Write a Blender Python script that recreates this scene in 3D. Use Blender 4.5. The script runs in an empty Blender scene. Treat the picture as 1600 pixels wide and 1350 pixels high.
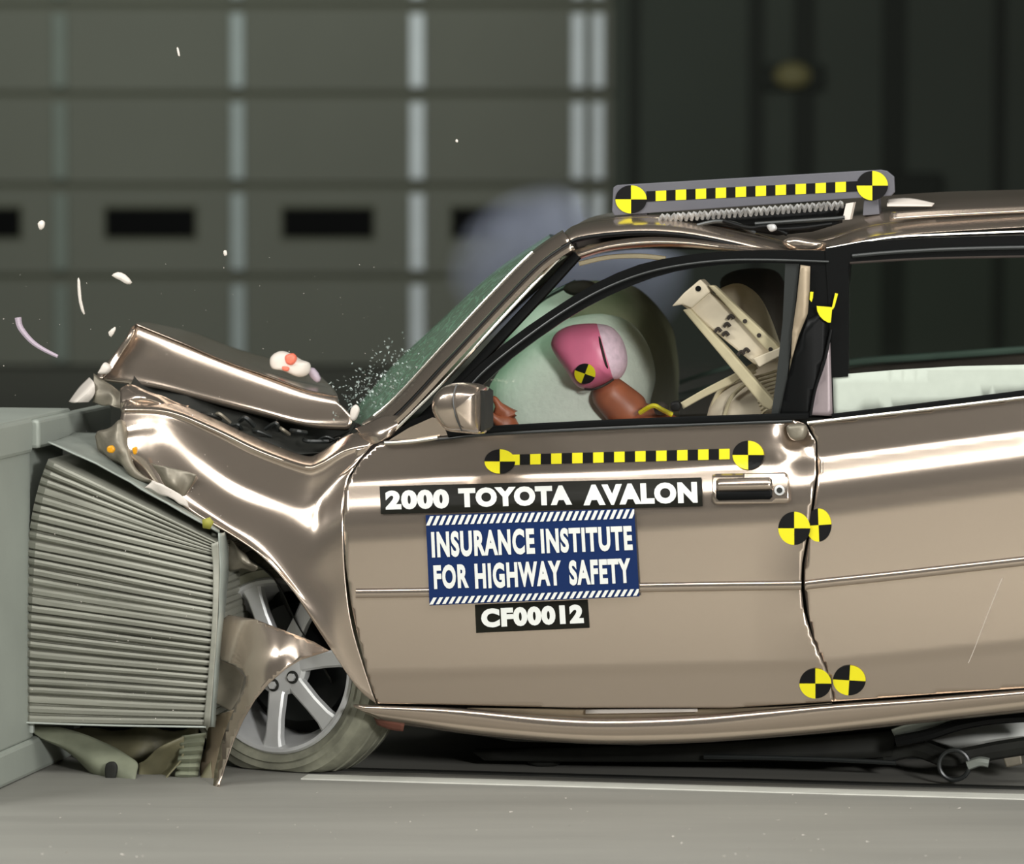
import bpy, bmesh, math, random
import numpy as np
from mathutils import Vector, Matrix, noise
from mathutils.geometry import delaunay_2d_cdt
random.seed(7)
sc = bpy.context.scene
# ------------------------------------------------------------------ camera
F = 7400.0; D = 11.2; TH = math.radians(11.5)
AL = math.atan(501 / F); HC = D * math.tan(AL + math.atan(555 / F))
C0 = Vector((0, -D, HC))
cd = bpy.data.cameras.new('camera'); cam = bpy.data.objects.new('camera', cd); sc.collection.objects.link(cam)
cd.sensor_width = 36; cd.sensor_fit = 'HORIZONTAL'; cd.lens = F / 1600 * 36; cd.clip_end = 200
cam.location = C0; cam.rotation_euler = (math.pi / 2 - AL, 0, 0)
cd.dof.use_dof = True; cd.dof.focus_distance = D + 0.15; cd.dof.aperture_fstop = 2.9
sc.camera = cam
# ------------------------------------------------------------------ world, lights, exposure
w = bpy.data.worlds.new('world'); sc.world = w; w.use_nodes = True
w.node_tree.nodes['Background'].inputs[0].default_value = (0.92, 1.0, 0.92, 1)
w.node_tree.nodes['Background'].inputs[1].default_value = 0.035
sc.view_settings.view_transform = 'Standard'; sc.view_settings.look = 'None'
sc.view_settings.exposure = 0.0; sc.view_settings.gamma = 1.0

def area(name, loc, target, sx, sy, power, col=(1, 1, 1)):
    l = bpy.data.lights.new(name, 'AREA'); l.shape = 'RECTANGLE'; l.size = sx; l.size_y = sy; l.energy = power; l.color = col
    o = bpy.data.objects.new(name, l); sc.collection.objects.link(o); o.location = loc
    d = Vector(target) - Vector(loc); o.rotation_euler = d.to_track_quat('-Z', 'Y').to_euler()
    return o
area('key_light_bank', (1.6, -3.4, 5.4), (1.0, 0.0, 0.4), 10.0, 1.5, 380, (1.0, 0.985, 0.95))
fb = area('front_floor_fill', (-0.3, -7.2, 5.6), (-0.3, -6.6, 0.0), 8.0, 1.4, 560, (1.0, 0.985, 0.95)); fb.data.spread = math.radians(90)  # added fill: brightens the unseen floor that the paint reflects
fb2 = area('rear_floor_fill', (-0.3, -13.0, 5.6), (-0.3, -13.0, 0.0), 9.0, 3.0, 900, (1.0, 0.985, 0.95)); fb2.data.spread = math.radians(100)  # second added fill, lights floor behind the camera for the door reflections
area('barrier_side_fill', (-4.6, -2.6, 4.6), (0.0, 0.3, 1.0), 2.2, 1.4, 240, (1.0, 0.99, 0.96))  # added to brighten the airbag through the windscreen
area('camera_side_fill', (3.4, -9.0, 2.7), (-0.2, 0.2, 0.8), 1.2, 0.9, 600, (1.0, 0.985, 0.97))  # added near the camera to lift the airbag, cabin and wheel
hl = area('far_wall_fill', (-2.5, 7.0, 4.5), (-3.2, 18.0, 4.2), 5, 2, 62, (0.92, 1.0, 0.92)); hl.data.spread = math.radians(62)  # added fill aimed at the far door and wall only
# ------------------------------------------------------------------ projection helpers: pixel -> point on a real plane
FW = Vector((0, math.cos(AL), -math.sin(AL))); UP = Vector((0, math.sin(AL), math.cos(AL)))
U = Vector((math.cos(TH), -math.sin(TH), 0)); N = Vector((math.sin(TH), math.cos(TH), 0)); Z = Vector((0, 0, 1))
def ray(px, py): return Vector(((px - 800) / F, 0, 0)) + UP * ((675 - py) / F) + FW
def P(px, py, w=0.0):                       # point on the plane w metres behind the car's near side
    d = ray(px, py); return C0 + d * ((w - N.dot(C0)) / N.dot(d))
def G(px, py, z=0.0):                       # point on a horizontal plane
    d = ray(px, py); return C0 + d * ((z - C0.z) / d.z)
YB = G(800, 575).y
def B(px, py, dy=0.0):                      # point on the far wall
    d = ray(px, py); return C0 + d * ((YB + dy - C0.y) / d.y)
# ------------------------------------------------------------------ materials
def lin(c):
    return tuple(((v / 255) / 12.92 if v / 255 <= 0.04045 else ((v / 255 + 0.045) / 1.055) ** 2.4) for v in c)
def mat(name, rgb, rough=0.5, metal=0.0, var=0.0, scale=8.0, coat=0.0, bump=0.0, bscale=60.0, stretch=(1, 1, 1)):
    m = bpy.data.materials.new(name); m.use_nodes = True; nt = m.node_tree; b = nt.nodes['Principled BSDF']
    c = lin(rgb); b.inputs['Base Color'].default_value = (*c, 1); b.inputs['Roughness'].default_value = rough
    b.inputs['Metallic'].default_value = metal; b.inputs['Coat Weight'].default_value = coat
    b.inputs['Coat Roughness'].default_value = 0.08
    tc = nt.nodes.new('ShaderNodeTexCoord'); mp = nt.nodes.new('ShaderNodeMapping'); mp.inputs['Scale'].default_value = stretch
    nt.links.new(tc.outputs['Object'], mp.inputs[0])
    if var > 0:
        n = nt.nodes.new('ShaderNodeTexNoise'); n.inputs['Scale'].default_value = scale; n.inputs['Detail'].default_value = 6
        r = nt.nodes.new('ShaderNodeValToRGB')
        r.color_ramp.elements[0].position = 0.3; r.color_ramp.elements[1].position = 0.7
        r.color_ramp.elements[0].color = tuple(v * (1 - var) for v in c) + (1,)
        r.color_ramp.elements[1].color = tuple(min(1, v * (1 + var)) for v in c) + (1,)
        nt.links.new(mp.outputs[0], n.inputs['Vector']); nt.links.new(n.outputs['Fac'], r.inputs[0]); nt.links.new(r.outputs[0], b.inputs['Base Color'])
    if bump > 0:
        n2 = nt.nodes.new('ShaderNodeTexNoise'); n2.inputs['Scale'].default_value = bscale; n2.inputs['Detail'].default_value = 4
        bp = nt.nodes.new('ShaderNodeBump'); bp.inputs['Strength'].default_value = bump; bp.inputs['Distance'].default_value = 0.004
        nt.links.new(mp.outputs[0], n2.inputs['Vector']); nt.links.new(n2.outputs['Fac'], bp.inputs['Height']); nt.links.new(bp.outputs[0], b.inputs['Normal'])
    return m
M = {}
M['paint'] = mat('tan_metallic_paint', (205, 189, 173), 0.21, 0.89, 0.05, 900, coat=0.05)
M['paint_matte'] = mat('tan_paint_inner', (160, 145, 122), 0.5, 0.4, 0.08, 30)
M['primer'] = mat('grey_primer_metal', (128, 122, 108), 0.45, 0.45, 0.25, 14, bump=0.3, bscale=30)
M['black'] = mat('black_rubber', (16, 17, 17), 0.38, 0.0)
for _m, _s in (('black', .12),): M[_m].node_tree.nodes['Principled BSDF'].inputs['Specular IOR Level'].default_value = _s
M['trim'] = mat('charcoal_trim', (44, 47, 46), 0.35, 0.1)
M['dark'] = mat('dark_underbody', (30, 31, 26), 0.75, 0.1, 0.4, 12)
M['chrome'] = mat('bright_trim', (235, 232, 222), 0.16, 1.0)
M['alloy'] = mat('wheel_alloy', (205, 206, 204), 0.38, 0.35, 0.05, 20)
M['tyre'] = mat('dusty_tyre', (122, 122, 106), 0.85, 0.0, 0.35, 18, bump=0.3, bscale=50)
M['yellow'] = mat('marker_yellow', (222, 212, 20), 0.45)
M['mblack'] = mat('marker_black', (22, 22, 22), 0.45)
M['sticker'] = mat('faded_yellow_sticker', (150, 148, 60), 0.6)
M['white'] = mat('sign_white', (218, 220, 214), 0.5)
M['signblack'] = mat('sign_black', (26, 26, 20), 0.4)
M['blue'] = mat('sign_blue', (24, 44, 86), 0.4)
for _m in ('mblack', 'signblack', 'blue'): M[_m].node_tree.nodes['Principled BSDF'].inputs['Specular IOR Level'].default_value = .15
M['bag'] = mat('airbag_fabric', (226, 236, 222), 0.85, 0, 0.04, 60, bump=0.3, bscale=90)
M['bag2'] = mat('airbag_fabric_shaded', (150, 150, 122), 0.9, 0, 0.05, 40)  # far airbag in shade: its shaded tone is put into the colour
M['pink'] = mat('pink_face_paint', (232, 124, 158), 0.38, 0, 0.08, 14)
M['skull'] = mat('pale_skull_cap', (236, 208, 222), 0.6, 0, 0.12, 70)
M['skin'] = mat('brown_vinyl_skin', (160, 92, 62), 0.45, 0, 0.12, 20)
M['beige'] = mat('beige_interior', (208, 195, 172), 0.6, 0, 0.05, 30)
M['beige_rib'] = mat('beige_ribbed', (190, 178, 146), 0.7, 0, 0.05, 30)
M['int_dark'] = mat('dark_interior', (46, 38, 32), 0.8, 0, 0.2, 12)
M['teal'] = mat('far_door_trim', (74, 92, 84), 0.6, 0, 0.15, 8)
M['concrete'] = mat('barrier_grey_green', (150, 156, 147), 0.6, 0.05, 0.06, 5, bump=0.15, bscale=20)
M['barrier_rim'] = mat('barrier_pale_edge', (176, 182, 174), 0.5, 0.1, 0.05, 10)
M['alu'] = mat('honeycomb_aluminium', (152, 152, 140), 0.5, 0.2, 0.12, 6, stretch=(0.4, 0.4, 6))
M['alu_sheet'] = mat('dull_aluminium_sheet', (150, 156, 148), 0.42, 0.3, 0.12, 14, bump=0.25, bscale=14)
M['plastic_grey'] = mat('torn_grey_plastic', (128, 132, 112), 0.5, 0, 0.2, 14)
M['plastic_olive'] = mat('olive_plastic', (118, 114, 88), 0.55, 0, 0.2, 12)
M['floor'] = mat('painted_concrete', (137, 136, 129), 0.55, 0.0, 0.10, 3.0, bump=0.12, bscale=40, stretch=(0.35, 2.2, 1)); M['floor'].node_tree.nodes['Principled BSDF'].inputs['Specular IOR Level'].default_value = 0.12
M['strip'] = mat('pale_floor_strip', (205, 205, 195), 0.45, 0.1, 0.1, 9, stretch=(1, 6, 1))
M['door_grey'] = mat('garage_door_green_grey', (120, 122, 110), 0.7, 0, 0.07, 0.8)
M['strut'] = mat('galvanised_strut_glint', (205, 212, 214), 0.5, 0.3, 0.08, 2)  # strut glints put into the colours: full here, weaker in the next two
M['strut2'] = mat('strut_faint_glint', (130, 140, 130), 0.6, 0, 0.08, 2)
M['strut3'] = mat('strut_half_glint', (172, 182, 180), 0.55, 0.2, 0.08, 2)
M['groove'] = mat('door_joint', (104, 106, 88), 0.8)
M['pane'] = mat('dark_pane', (5, 6, 6), 0.5); M['pane'].node_tree.nodes['Principled BSDF'].inputs['Specular IOR Level'].default_value = 0.05
M['wall'] = mat('dark_wall', (70, 77, 68), 0.8, 0, 0.08, 0.7)
M['rib'] = mat('dark_wall_rib', (40, 45, 38), 0.8)
M['lampy'] = mat('dull_yellow_cover', (140, 134, 92), 0.6)
M['amber'] = mat('amber_plastic', (215, 150, 20), 0.3)
M['board'] = mat('grey_target_board', (92, 92, 98), 0.55, 0, 0.06, 12)
M['rope'] = mat('silver_braid', (178, 178, 176), 0.5, 0.3, 0.35, 60)
M['debris'] = mat('pale_plastic', (214, 206, 196), 0.5)
M['debris_p'] = mat('mauve_plastic', (172, 158, 170), 0.5)
M['coral'] = mat('coral_plastic', (232, 120, 96), 0.5)
M['rust'] = mat('reddish_undercoat', (110, 66, 52), 0.7, 0, 0.2, 20)
M['greyviolet'] = mat('greyed_pillar_paint', (150, 138, 140), 0.4, 0.3, 0.06, 20)
M['foam'] = mat('white_window_panel', (180, 188, 176), 0.75, 0, 0.04, 30)

def glassy(name, tint, refl=0.06, diff=0.0, crack=False, dcol=(0.5, 0.75, 0.6)):
    m = bpy.data.materials.new(name); m.use_nodes = True; nt = m.node_tree; nt.nodes.clear()
    o = nt.nodes.new('ShaderNodeOutputMaterial'); t = nt.nodes.new('ShaderNodeBsdfTransparent'); t.inputs[0].default_value = (*tint, 1)
    g = nt.nodes.new('ShaderNodeBsdfGlossy'); g.inputs['Roughness'].default_value = 0.06
    mx = nt.nodes.new('ShaderNodeMixShader'); fr = nt.nodes.new('ShaderNodeFresnel'); fr.inputs[0].default_value = 1.45
    nt.links.new(fr.outputs[0], mx.inputs[0]); nt.links.new(t.outputs[0], mx.inputs[1]); nt.links.new(g.outputs[0], mx.inputs[2])
    last = mx
    if diff > 0:
        d = nt.nodes.new('ShaderNodeBsdfDiffuse'); d.inputs[0].default_value = (*dcol, 1)
        m2 = nt.nodes.new('ShaderNodeMixShader'); m2.inputs[0].default_value = diff
        nt.links.new(last.outputs[0], m2.inputs[1]); nt.links.new(d.outputs[0], m2.inputs[2])
        if crack:
            tc = nt.nodes.new('ShaderNodeTexCoord')
            v = nt.nodes.new('ShaderNodeTexVoronoi'); v.feature = 'DISTANCE_TO_EDGE'; v.inputs['Scale'].default_value = 26
            r = nt.nodes.new('ShaderNodeValToRGB'); r.color_ramp.elements[0].position = 0.0; r.color_ramp.elements[1].position = 0.10
            r.color_ramp.elements[0].color = (0.85,) * 3 + (1,); r.color_ramp.elements[1].color = (diff,) * 3 + (1,)
            nt.links.new(tc.outputs['Object'], v.inputs['Vector']); nt.links.new(v.outputs['Distance'], r.inputs[0]); nt.links.new(r.outputs[0], m2.inputs[0])
        last = m2
    nt.links.new(last.outputs[0], o.inputs[0]); return m
M['windshield'] = glassy('cracked_green_windscreen', (0.42, 0.66, 0.50), diff=0.30, crack=True, dcol=(0.16, 0.30, 0.20))
M['glass'] = glassy('clear_side_glass', (0.94, 0.95, 0.94))
M['glass_dark'] = glassy('tinted_side_glass', (0.86, 0.92, 0.84))
M['shard'] = glassy('broken_glass', (0.5, 0.6, 0.55), diff=0.5, dcol=(0.75, 0.85, 0.8))

# ------------------------------------------------------------------ object helpers
def empty(name, loc, label=None, cat=None, group=None, kind=None):
    o = bpy.data.objects.new(name, None); sc.collection.objects.link(o); o.location = loc; o.empty_display_size = 0.1
    tag(o, label, cat, group, kind); return o
def tag(o, label=None, cat=None, group=None, kind=None):
    if label: o['label'] = label
    if cat: o['category'] = cat
    if group: o['group'] = group
    if kind: o['kind'] = kind
    return o
def build(name, verts, faces, m, parent=None, smooth=True, mi=None, thick=0.0, bevel=0.0, angle=35, sub=0, off=0.0):
    """verts in world space -> one mesh object whose origin lies at its middle"""
    me = bpy.data.meshes.new(name)
    vs = [Vector(v) for v in verts]
    c = sum(vs, Vector()) / len(vs)
    me.from_pydata([v - c for v in vs], [], faces); me.update()
    ms = m if isinstance(m, list) else [m]
    for k in ms: me.materials.append(k)
    if mi:
        for p, i in zip(me.polygons, mi): p.material_index = i
    if smooth:
        for p in me.polygons: p.use_smooth = True
        try: me.set_sharp_from_angle(angle=math.radians(angle))
        except Exception: pass
    o = bpy.data.objects.new(name, me); sc.collection.objects.link(o)
    if parent is not None:
        o.parent = parent
        o.location = c - WORLD[parent.name]
    else: o.location = c
    WORLD[o.name] = c
    if thick: s = o.modifiers.new('solid', 'SOLIDIFY'); s.thickness = thick; s.offset = off
    if bevel: s = o.modifiers.new('bevel', 'BEVEL'); s.width = bevel; s.segments = 2; s.limit_method = 'ANGLE'
    if sub: s = o.modifiers.new('sub', 'SUBSURF'); s.levels = sub; s.render_levels = sub
    return o
WORLD = {}
def thing(name, loc, label, cat, group=None):
    o = empty(name, loc, label, cat, group); WORLD[o.name] = Vector(loc); return o
def part_empty(name, loc, parent):
    o = bpy.data.objects.new(name, None); sc.collection.objects.link(o); o.parent = parent
    o.location = Vector(loc) - WORLD[parent.name]; WORLD[o.name] = Vector(loc); return o
def cr(pts, n, closed=False):
    """Catmull-Rom through tuples"""
    pts = [np.array(p, float) for p in pts]; out = []; L = len(pts)
    if L < 3 and not closed:
        for k in range(n * (L - 1) + 1): t = k / (n * (L - 1)); out.append(tuple(pts[0] * (1 - t) + pts[-1] * t))
        return out
    segs = L if closed else L - 1
    for i in range(segs):
        if closed: a, b, c, d = pts[(i - 1) % L], pts[i], pts[(i + 1) % L], pts[(i + 2) % L]
        else: a, b, c, d = pts[max(i - 1, 0)], pts[i], pts[i + 1], pts[min(i + 2, L - 1)]
        for k in range(n):
            t = k / n
            out.append(tuple(0.5 * (2 * b + (c - a) * t + (2 * a - 5 * b + 4 * c - d) * t * t + (3 * b - a - 3 * c + d) * t ** 3)))
    if not closed: out.append(tuple(pts[-1]))
    return out
def patch(name, rows, m, parent=None, n=5, thick=0.003, crumple=0.0, cs=6.0, linear_rows=False, angle=50):
    rr = [cr(r, n) for r in rows]
    cols = list(zip(*rr)); cc = [cr(list(c), n) if not linear_rows else cr(list(c), 1) for c in cols]
    W = len(cc); H = len(cc[0]); vs = []
    for c in cc:
        for p in c:
            v = P(*p)
            if crumple: v = v + noise.noise_vector(v * cs) * crumple
            vs.append(v)
    fs = [(i * H + j, i * H + j + 1, (i + 1) * H + j + 1, (i + 1) * H + j) for i in range(W - 1) for j in range(H - 1)]
    return build(name, vs, fs, m, parent, thick=thick, angle=angle)
def tubeW(name, pts, r, m, parent=None, seg=8, smoothn=6, flat=1.0, taper=None, caps=True, raw=False):
    """tube through world points"""
    q = [Vector(p) for p in (cr([tuple(p) for p in pts], smoothn) if smoothn > 1 else pts)]
    vs = []; fs = []
    for i, p in enumerate(q):
        t = (q[min(i + 1, len(q) - 1)] - q[max(i - 1, 0)]).normalized()
        a = N - t * N.dot(t)
        if a.length < 1e-3: a = Z - t * Z.dot(t)
        a.normalize(); b = t.cross(a)
        rr = r if not taper else r * (taper[0] + (taper[1] - taper[0]) * i / (len(q) - 1))
        for k in range(seg):
            g = 2 * math.pi * k / seg; vs.append(p + a * (math.cos(g) * rr * flat) + b * (math.sin(g) * rr))
    for i in range(len(q) - 1):
        for k in range(seg): fs.append((i * seg + k, i * seg + (k + 1) % seg, (i + 1) * seg + (k + 1) % seg, (i + 1) * seg + k))
    if caps: fs += [tuple(range(seg)), tuple(reversed(range((len(q) - 1) * seg, len(q) * seg)))]
    if raw: return vs, fs
    return build(name, vs, fs, m, parent)
def tube(name, pts, r, m, parent=None, **k): return tubeW(name, [P(*p) for p in pts], r, m, parent, **k)
def boxf(o, du, dw, dz):
    """box from corner o along U, N, Z"""
    vs = [o + U * a + N * b + Z * c for a in (0, du) for b in (0, dw) for c in (0, dz)]
    return vs, [(0, 1, 3, 2), (4, 6, 7, 5), (0, 4, 5, 1), (2, 3, 7, 6), (0, 2, 6, 4), (1, 5, 7, 3)]
def merge(*vf):
    V, Fc = [], []
    for v, f in vf:
        k = len(V); V += v; Fc += [tuple(i + k for i in q) for q in f]
    return V, Fc
def prism(name, poly, w0, w1, m, parent=None, bevel=0.0, smooth=False, **k):
    """outline with a real depth from w0 to w1 (straight along the car's width)"""
    a = [P(x, y, w0) for x, y in poly]; n = len(a); vs = a + [v + N * (w1 - w0) for v in a]
    fs = [tuple(range(n)), tuple(reversed(range(n, 2 * n)))] + [(i, i + n, (i + 1) % n + n, (i + 1) % n) for i in range(n)]
    return build(name, vs, fs, m, parent, smooth=smooth, bevel=bevel, **k)
def blob(name, outline, wc, half, m, parent=None, K=7, e1=0.5, e2=1.0, centre=None, n=4, crumple=0.0, split=None, mats=None, wtilt=0.0):
    """rounded solid whose silhouette is the outline and whose depth is 2*half"""
    ol = cr(outline, n, closed=True); cx, cy = centre or (sum(p[0] for p in ol) / len(ol), sum(p[1] for p in ol) / len(ol))
    vs, fs, mi, L = [], [], [], len(ol); rings = []
    for k in range(-K, K + 1):
        b = (k / K) * math.pi / 2; s = max(math.cos(b), 0.0) ** e1; dep = math.copysign(abs(math.sin(b)) ** e2, b) * half
        if abs(k) == K: s = 0.02
        ring = []
        for x, y in ol:
            X = cx + (x - cx) * s; Y = cy + (y - cy) * s
            v = P(X, Y, wc + (X - cx) * wtilt) + N * dep
            if crumple: v = v + noise.noise_vector(v * 9) * crumple
            ring.append(len(vs)); vs.append(v)
            mi_px = (X, Y)
        rings.append(ring)
    for a, b_ in zip(rings, rings[1:]):
        for i in range(L):
            fs.append((a[i], a[(i + 1) % L], b_[(i + 1) % L], b_[i]))
    fs += [tuple(rings[0]), tuple(reversed(rings[-1]))]
    return build(name, vs, fs, m, parent, angle=60)
def grid2d(poly, step, sx=None):
    bm = bmesh.new(); vs = [bm.verts.new((x, y, 0)) for x, y in poly]; bm.faces.new(vs)
    cut(bm, step, sx); return bm
def cut(bm, step, sx=None):
    sx = sx or step
    xs = [v.co.x for v in bm.verts]; ys = [v.co.y for v in bm.verts]
    x = min(xs) + sx
    while x < max(xs) - 1e-6:
        bmesh.ops.bisect_plane(bm, geom=bm.verts[:] + bm.edges[:] + bm.faces[:], plane_co=(x, 0, 0), plane_no=(1, 0, 0), dist=1e-5); x += sx
    y = min(ys) + step
    while y < max(ys) - 1e-6:
        bmesh.ops.bisect_plane(bm, geom=bm.verts[:] + bm.edges[:] + bm.faces[:], plane_co=(0, y, 0), plane_no=(0, 1, 0), dist=1e-5); y += step
def bm_arrays(bm, f):
    bm.verts.ensure_lookup_table(); bm.verts.index_update()
    return [f(v.co.x, v.co.y) for v in bm.verts], [tuple(v.index for v in fc.verts) for fc in bm.faces]
def sheet(name, poly, wf, m, parent=None, step=10, thick=0.003, smoothn=0, crumple=0.0, cs=8.0, angle=50, off=0.0):
    if smoothn: poly = cr(poly, smoothn, closed=True)
    bd = []
    for p0, p1 in zip(poly, poly[1:] + poly[:1]):
        k = max(1, int(math.dist(p0, p1) / step)); bd += [(p0[0] + (p1[0] - p0[0]) * i / k, p0[1] + (p1[1] - p0[1]) * i / k) for i in range(k)]
    px_, py_ = np.array([p[0] for p in bd]), np.array([p[1] for p in bd]); qx, qy = np.roll(px_, -1), np.roll(py_, -1)
    def inside(x, y):
        c = (py_ > y) != (qy > y)
        with np.errstate(divide='ignore', invalid='ignore'): xi = px_ + (y - py_) * (qx - px_) / (qy - py_)
        ok = (c & (x < xi)).sum() % 2 == 1
        return ok and ((px_ - x) ** 2 + (py_ - y) ** 2).min() > (0.45 * step) ** 2
    pts = [Vector(p) for p in bd]
    for y in np.arange(py_.min() + step * .5, py_.max(), step):
        for x in np.arange(px_.min() + step * .5, px_.max(), step):
            if inside(x, y): pts.append(Vector((float(x), float(y))))
    n = len(bd)
    ov, _, of, _, _, _ = delaunay_2d_cdt(pts, [(i, (i + 1) % n) for i in range(n)], [], 1, 1e-4)
    ov = [(v.x, v.y) for v in ov]
    def f(x, y):
        v = P(x, y, wf(x, y))
        if crumple: v = v + noise.noise_vector(v * cs) * crumple
        return v
    return build(name, [f(x, y) for x, y in ov], [tuple(q) for q in of], m, parent, smooth=thick < .009, thick=thick, angle=angle, off=off)
def tps(ctrl, reg=0.0):
    """thin-plate surface through (px,py,w) control points"""
    c = np.array(ctrl, float); n = len(c); x = c[:, :2] / 100
    def ph(r2): return np.where(r2 > 1e-12, 0.5 * r2 * np.log(np.maximum(r2, 1e-12)), 0)
    d = ((x[:, None] - x[None]) ** 2).sum(-1); A = np.zeros((n + 3, n + 3)); A[:n, :n] = ph(d) + reg * np.eye(n)
    A[:n, n] = 1; A[:n, n + 1:] = x; A[n, :n] = 1; A[n + 1:, :n] = x.T
    s = np.linalg.solve(A, np.concatenate([c[:, 2], np.zeros(3)]))
    def f(px, py):
        q = np.array([px / 100, py / 100]); r = ph(((x - q) ** 2).sum(-1))
        return float(s[:n] @ r + s[n] + s[n + 1] * q[0] + s[n + 2] * q[1])
    return f
def lerp(pts):
    xs = [p[0] for p in pts]; ys = [p[1] for p in pts]
    return lambda x: float(np.interp(x, xs, ys))
# ------------------------------------------------------------------ the setting
def struct(name, V, Fc, m, parent=None, **k):
    o = build(name, V, Fc, m, parent, **k)
    if parent is None: o['kind'] = 'structure'
    return o
def wbox(x0, x1, y0, y1, z0, z1):
    vs = [Vector((x, y, z)) for x in (x0, x1) for y in (y0, y1) for z in (z0, z1)]
    return vs, [(0, 1, 3, 2), (4, 6, 7, 5), (0, 4, 5, 1), (2, 3, 7, 6), (0, 2, 6, 4), (1, 5, 7, 3)]
struct('floor', *wbox(-14, 14, -24, YB + 0.6, -0.2, 0.0), M['floor'], smooth=False)
# rail strip let into the floor beside the car
a, b = G(470, 1218), G(1640, 1251); d = (b - a); a2, b2 = a - d * 0.55 * 0, b + d * 1.2
wd = Vector((-d.y, d.x, 0)).normalized() * 0.075
vs = [a + wd * k + Z * z for z in (-0.01, 0.003) for k in (0, 1)] + [b2 + wd * k + Z * z for z in (-0.01, 0.003) for k in (0, 1)]
struct('trim_1', vs, [(0, 1, 3, 2), (4, 6, 7, 5), (2, 3, 7, 6), (0, 2, 6, 4), (1, 5, 7, 3), (0, 4, 5, 1)], M['strip'], smooth=False)
o1, o2 = a + wd * 2.2, b2 + wd * 2.2
vs = [o1 + wd * k + Z * z for z in (-0.01, 0.004) for k in (0, .5)] + [o2 + wd * k + Z * z for z in (-0.01, 0.004) for k in (0, .5)]
struct('trim_2', vs, [(0, 1, 3, 2), (4, 6, 7, 5), (2, 3, 7, 6), (0, 2, 6, 4), (1, 5, 7, 3), (0, 4, 5, 1)], M['dark'], smooth=False)
# far wall: dark panelling right of the big door
xd = B(958, 300).x
struct('wall_back', *merge(wbox(xd, 14, YB, YB + 0.3, 0, 7.5), wbox(-14, xd, YB + 0.12, YB + 0.3, 0, 7.5)), M['wall'], smooth=False)
ribs = []
for px, wpx in ((990, 14), (1180, 22), (1255, 30), (1395, 34), (1560, 16)):
    x0 = B(px - wpx / 2, 300).x; x1 = B(px + wpx / 2, 300).x; ribs.append((x0, x1))
for i, (x0, x1) in enumerate(ribs):
    struct('trim_%d' % (3 + i), *wbox(x0, x1, YB - 0.06, YB, 0, 7.5), M['rib'], smooth=False)
dr = empty('door_1', (B(400, 500).x, YB, 0), kind='structure'); WORLD['door_1'] = Vector(dr.location)
ys = [575, 432, 290, 147, 8]; zz = [0.0] + [B(500, y).z for y in ys[1:]]; hs = zz[-1] - zz[-2]; zz += [zz[-1] + hs, zz[-1] + 2 * hs]
xl = B(-420, 300).x
for i in range(len(zz) - 1):
    build('door_section', *wbox(xl, xd, YB + 0.0, YB + 0.08, zz[i] + 0.014, zz[i + 1] - 0.014), M['door_grey'], dr, smooth=False, bevel=0.012)
    build('section_joint', *wbox(xl, xd, YB + 0.05, YB + 0.1, zz[i + 1] - 0.03, zz[i + 1] + 0.03), M['groove'], dr, smooth=False)
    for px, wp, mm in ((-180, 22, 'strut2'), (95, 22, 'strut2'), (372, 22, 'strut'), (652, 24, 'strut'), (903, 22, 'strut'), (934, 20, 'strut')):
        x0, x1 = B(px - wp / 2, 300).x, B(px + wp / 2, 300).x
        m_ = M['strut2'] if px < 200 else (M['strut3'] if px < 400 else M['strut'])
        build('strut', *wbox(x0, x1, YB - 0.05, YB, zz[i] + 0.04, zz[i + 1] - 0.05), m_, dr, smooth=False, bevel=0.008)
for x0, x1 in ((-115, 32), (165, 305), (442, 583), (706, 850)):
    z0, z1 = B(500, 371).z, B(500, 325).z
    wn = build('window_frame', *wbox(B(x0 - 4, 300).x, B(x1 + 4, 300).x, YB - 0.012, YB + 0.01, z0 - 0.02, z1 + 0.02), M['groove'], dr, smooth=False, bevel=0.01)
    build('pane', *wbox(B(x0, 300).x, B(x1, 300).x, YB - 0.02, YB - 0.005, z0, z1), M['pane'], wn, smooth=False)
# bracket with a dull yellow cover on the dark wall
c = B(1237, 118)
fx = thing('wall_lamp', (c.x, YB - 0.03, c.z), 'small dull yellow round lamp on the dark wall above the roof board', 'lamp')
vs, fs = [], []
K, L = 8, 20
for i in range(K + 1):
    a = i / K * math.pi / 2
    for j in range(L):
        g = 2 * math.pi * j / L; vs.append(Vector((c.x + 0.12 * math.cos(a) * math.cos(g), YB - 0.09 - 0.09 * math.sin(a), c.z + 0.085 * math.cos(a) * math.sin(g))))
fs = [(i * L + j, i * L + (j + 1) % L, (i + 1) * L + (j + 1) % L, (i + 1) * L + j) for i in range(K) for j in range(L)]
build('cover', vs, fs, M['lampy'], fx)
build('mount_plate', *wbox(c.x - 0.2, c.x + 0.2, YB - 0.10, YB - 0.02, c.z - 0.09, c.z + 0.07), M['rib'], fx, smooth=False, bevel=0.02)
c = B(1440, 290)
jb = build('junction_box', *wbox(c.x - 0.2, c.x + 0.12, YB - 0.15, YB, c.z - 0.12, c.z + 0.08), M['rib'], smooth=False, bevel=0.02)
tag(jb, 'dark box on the dark far wall just above the car roof', 'junction box')
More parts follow.
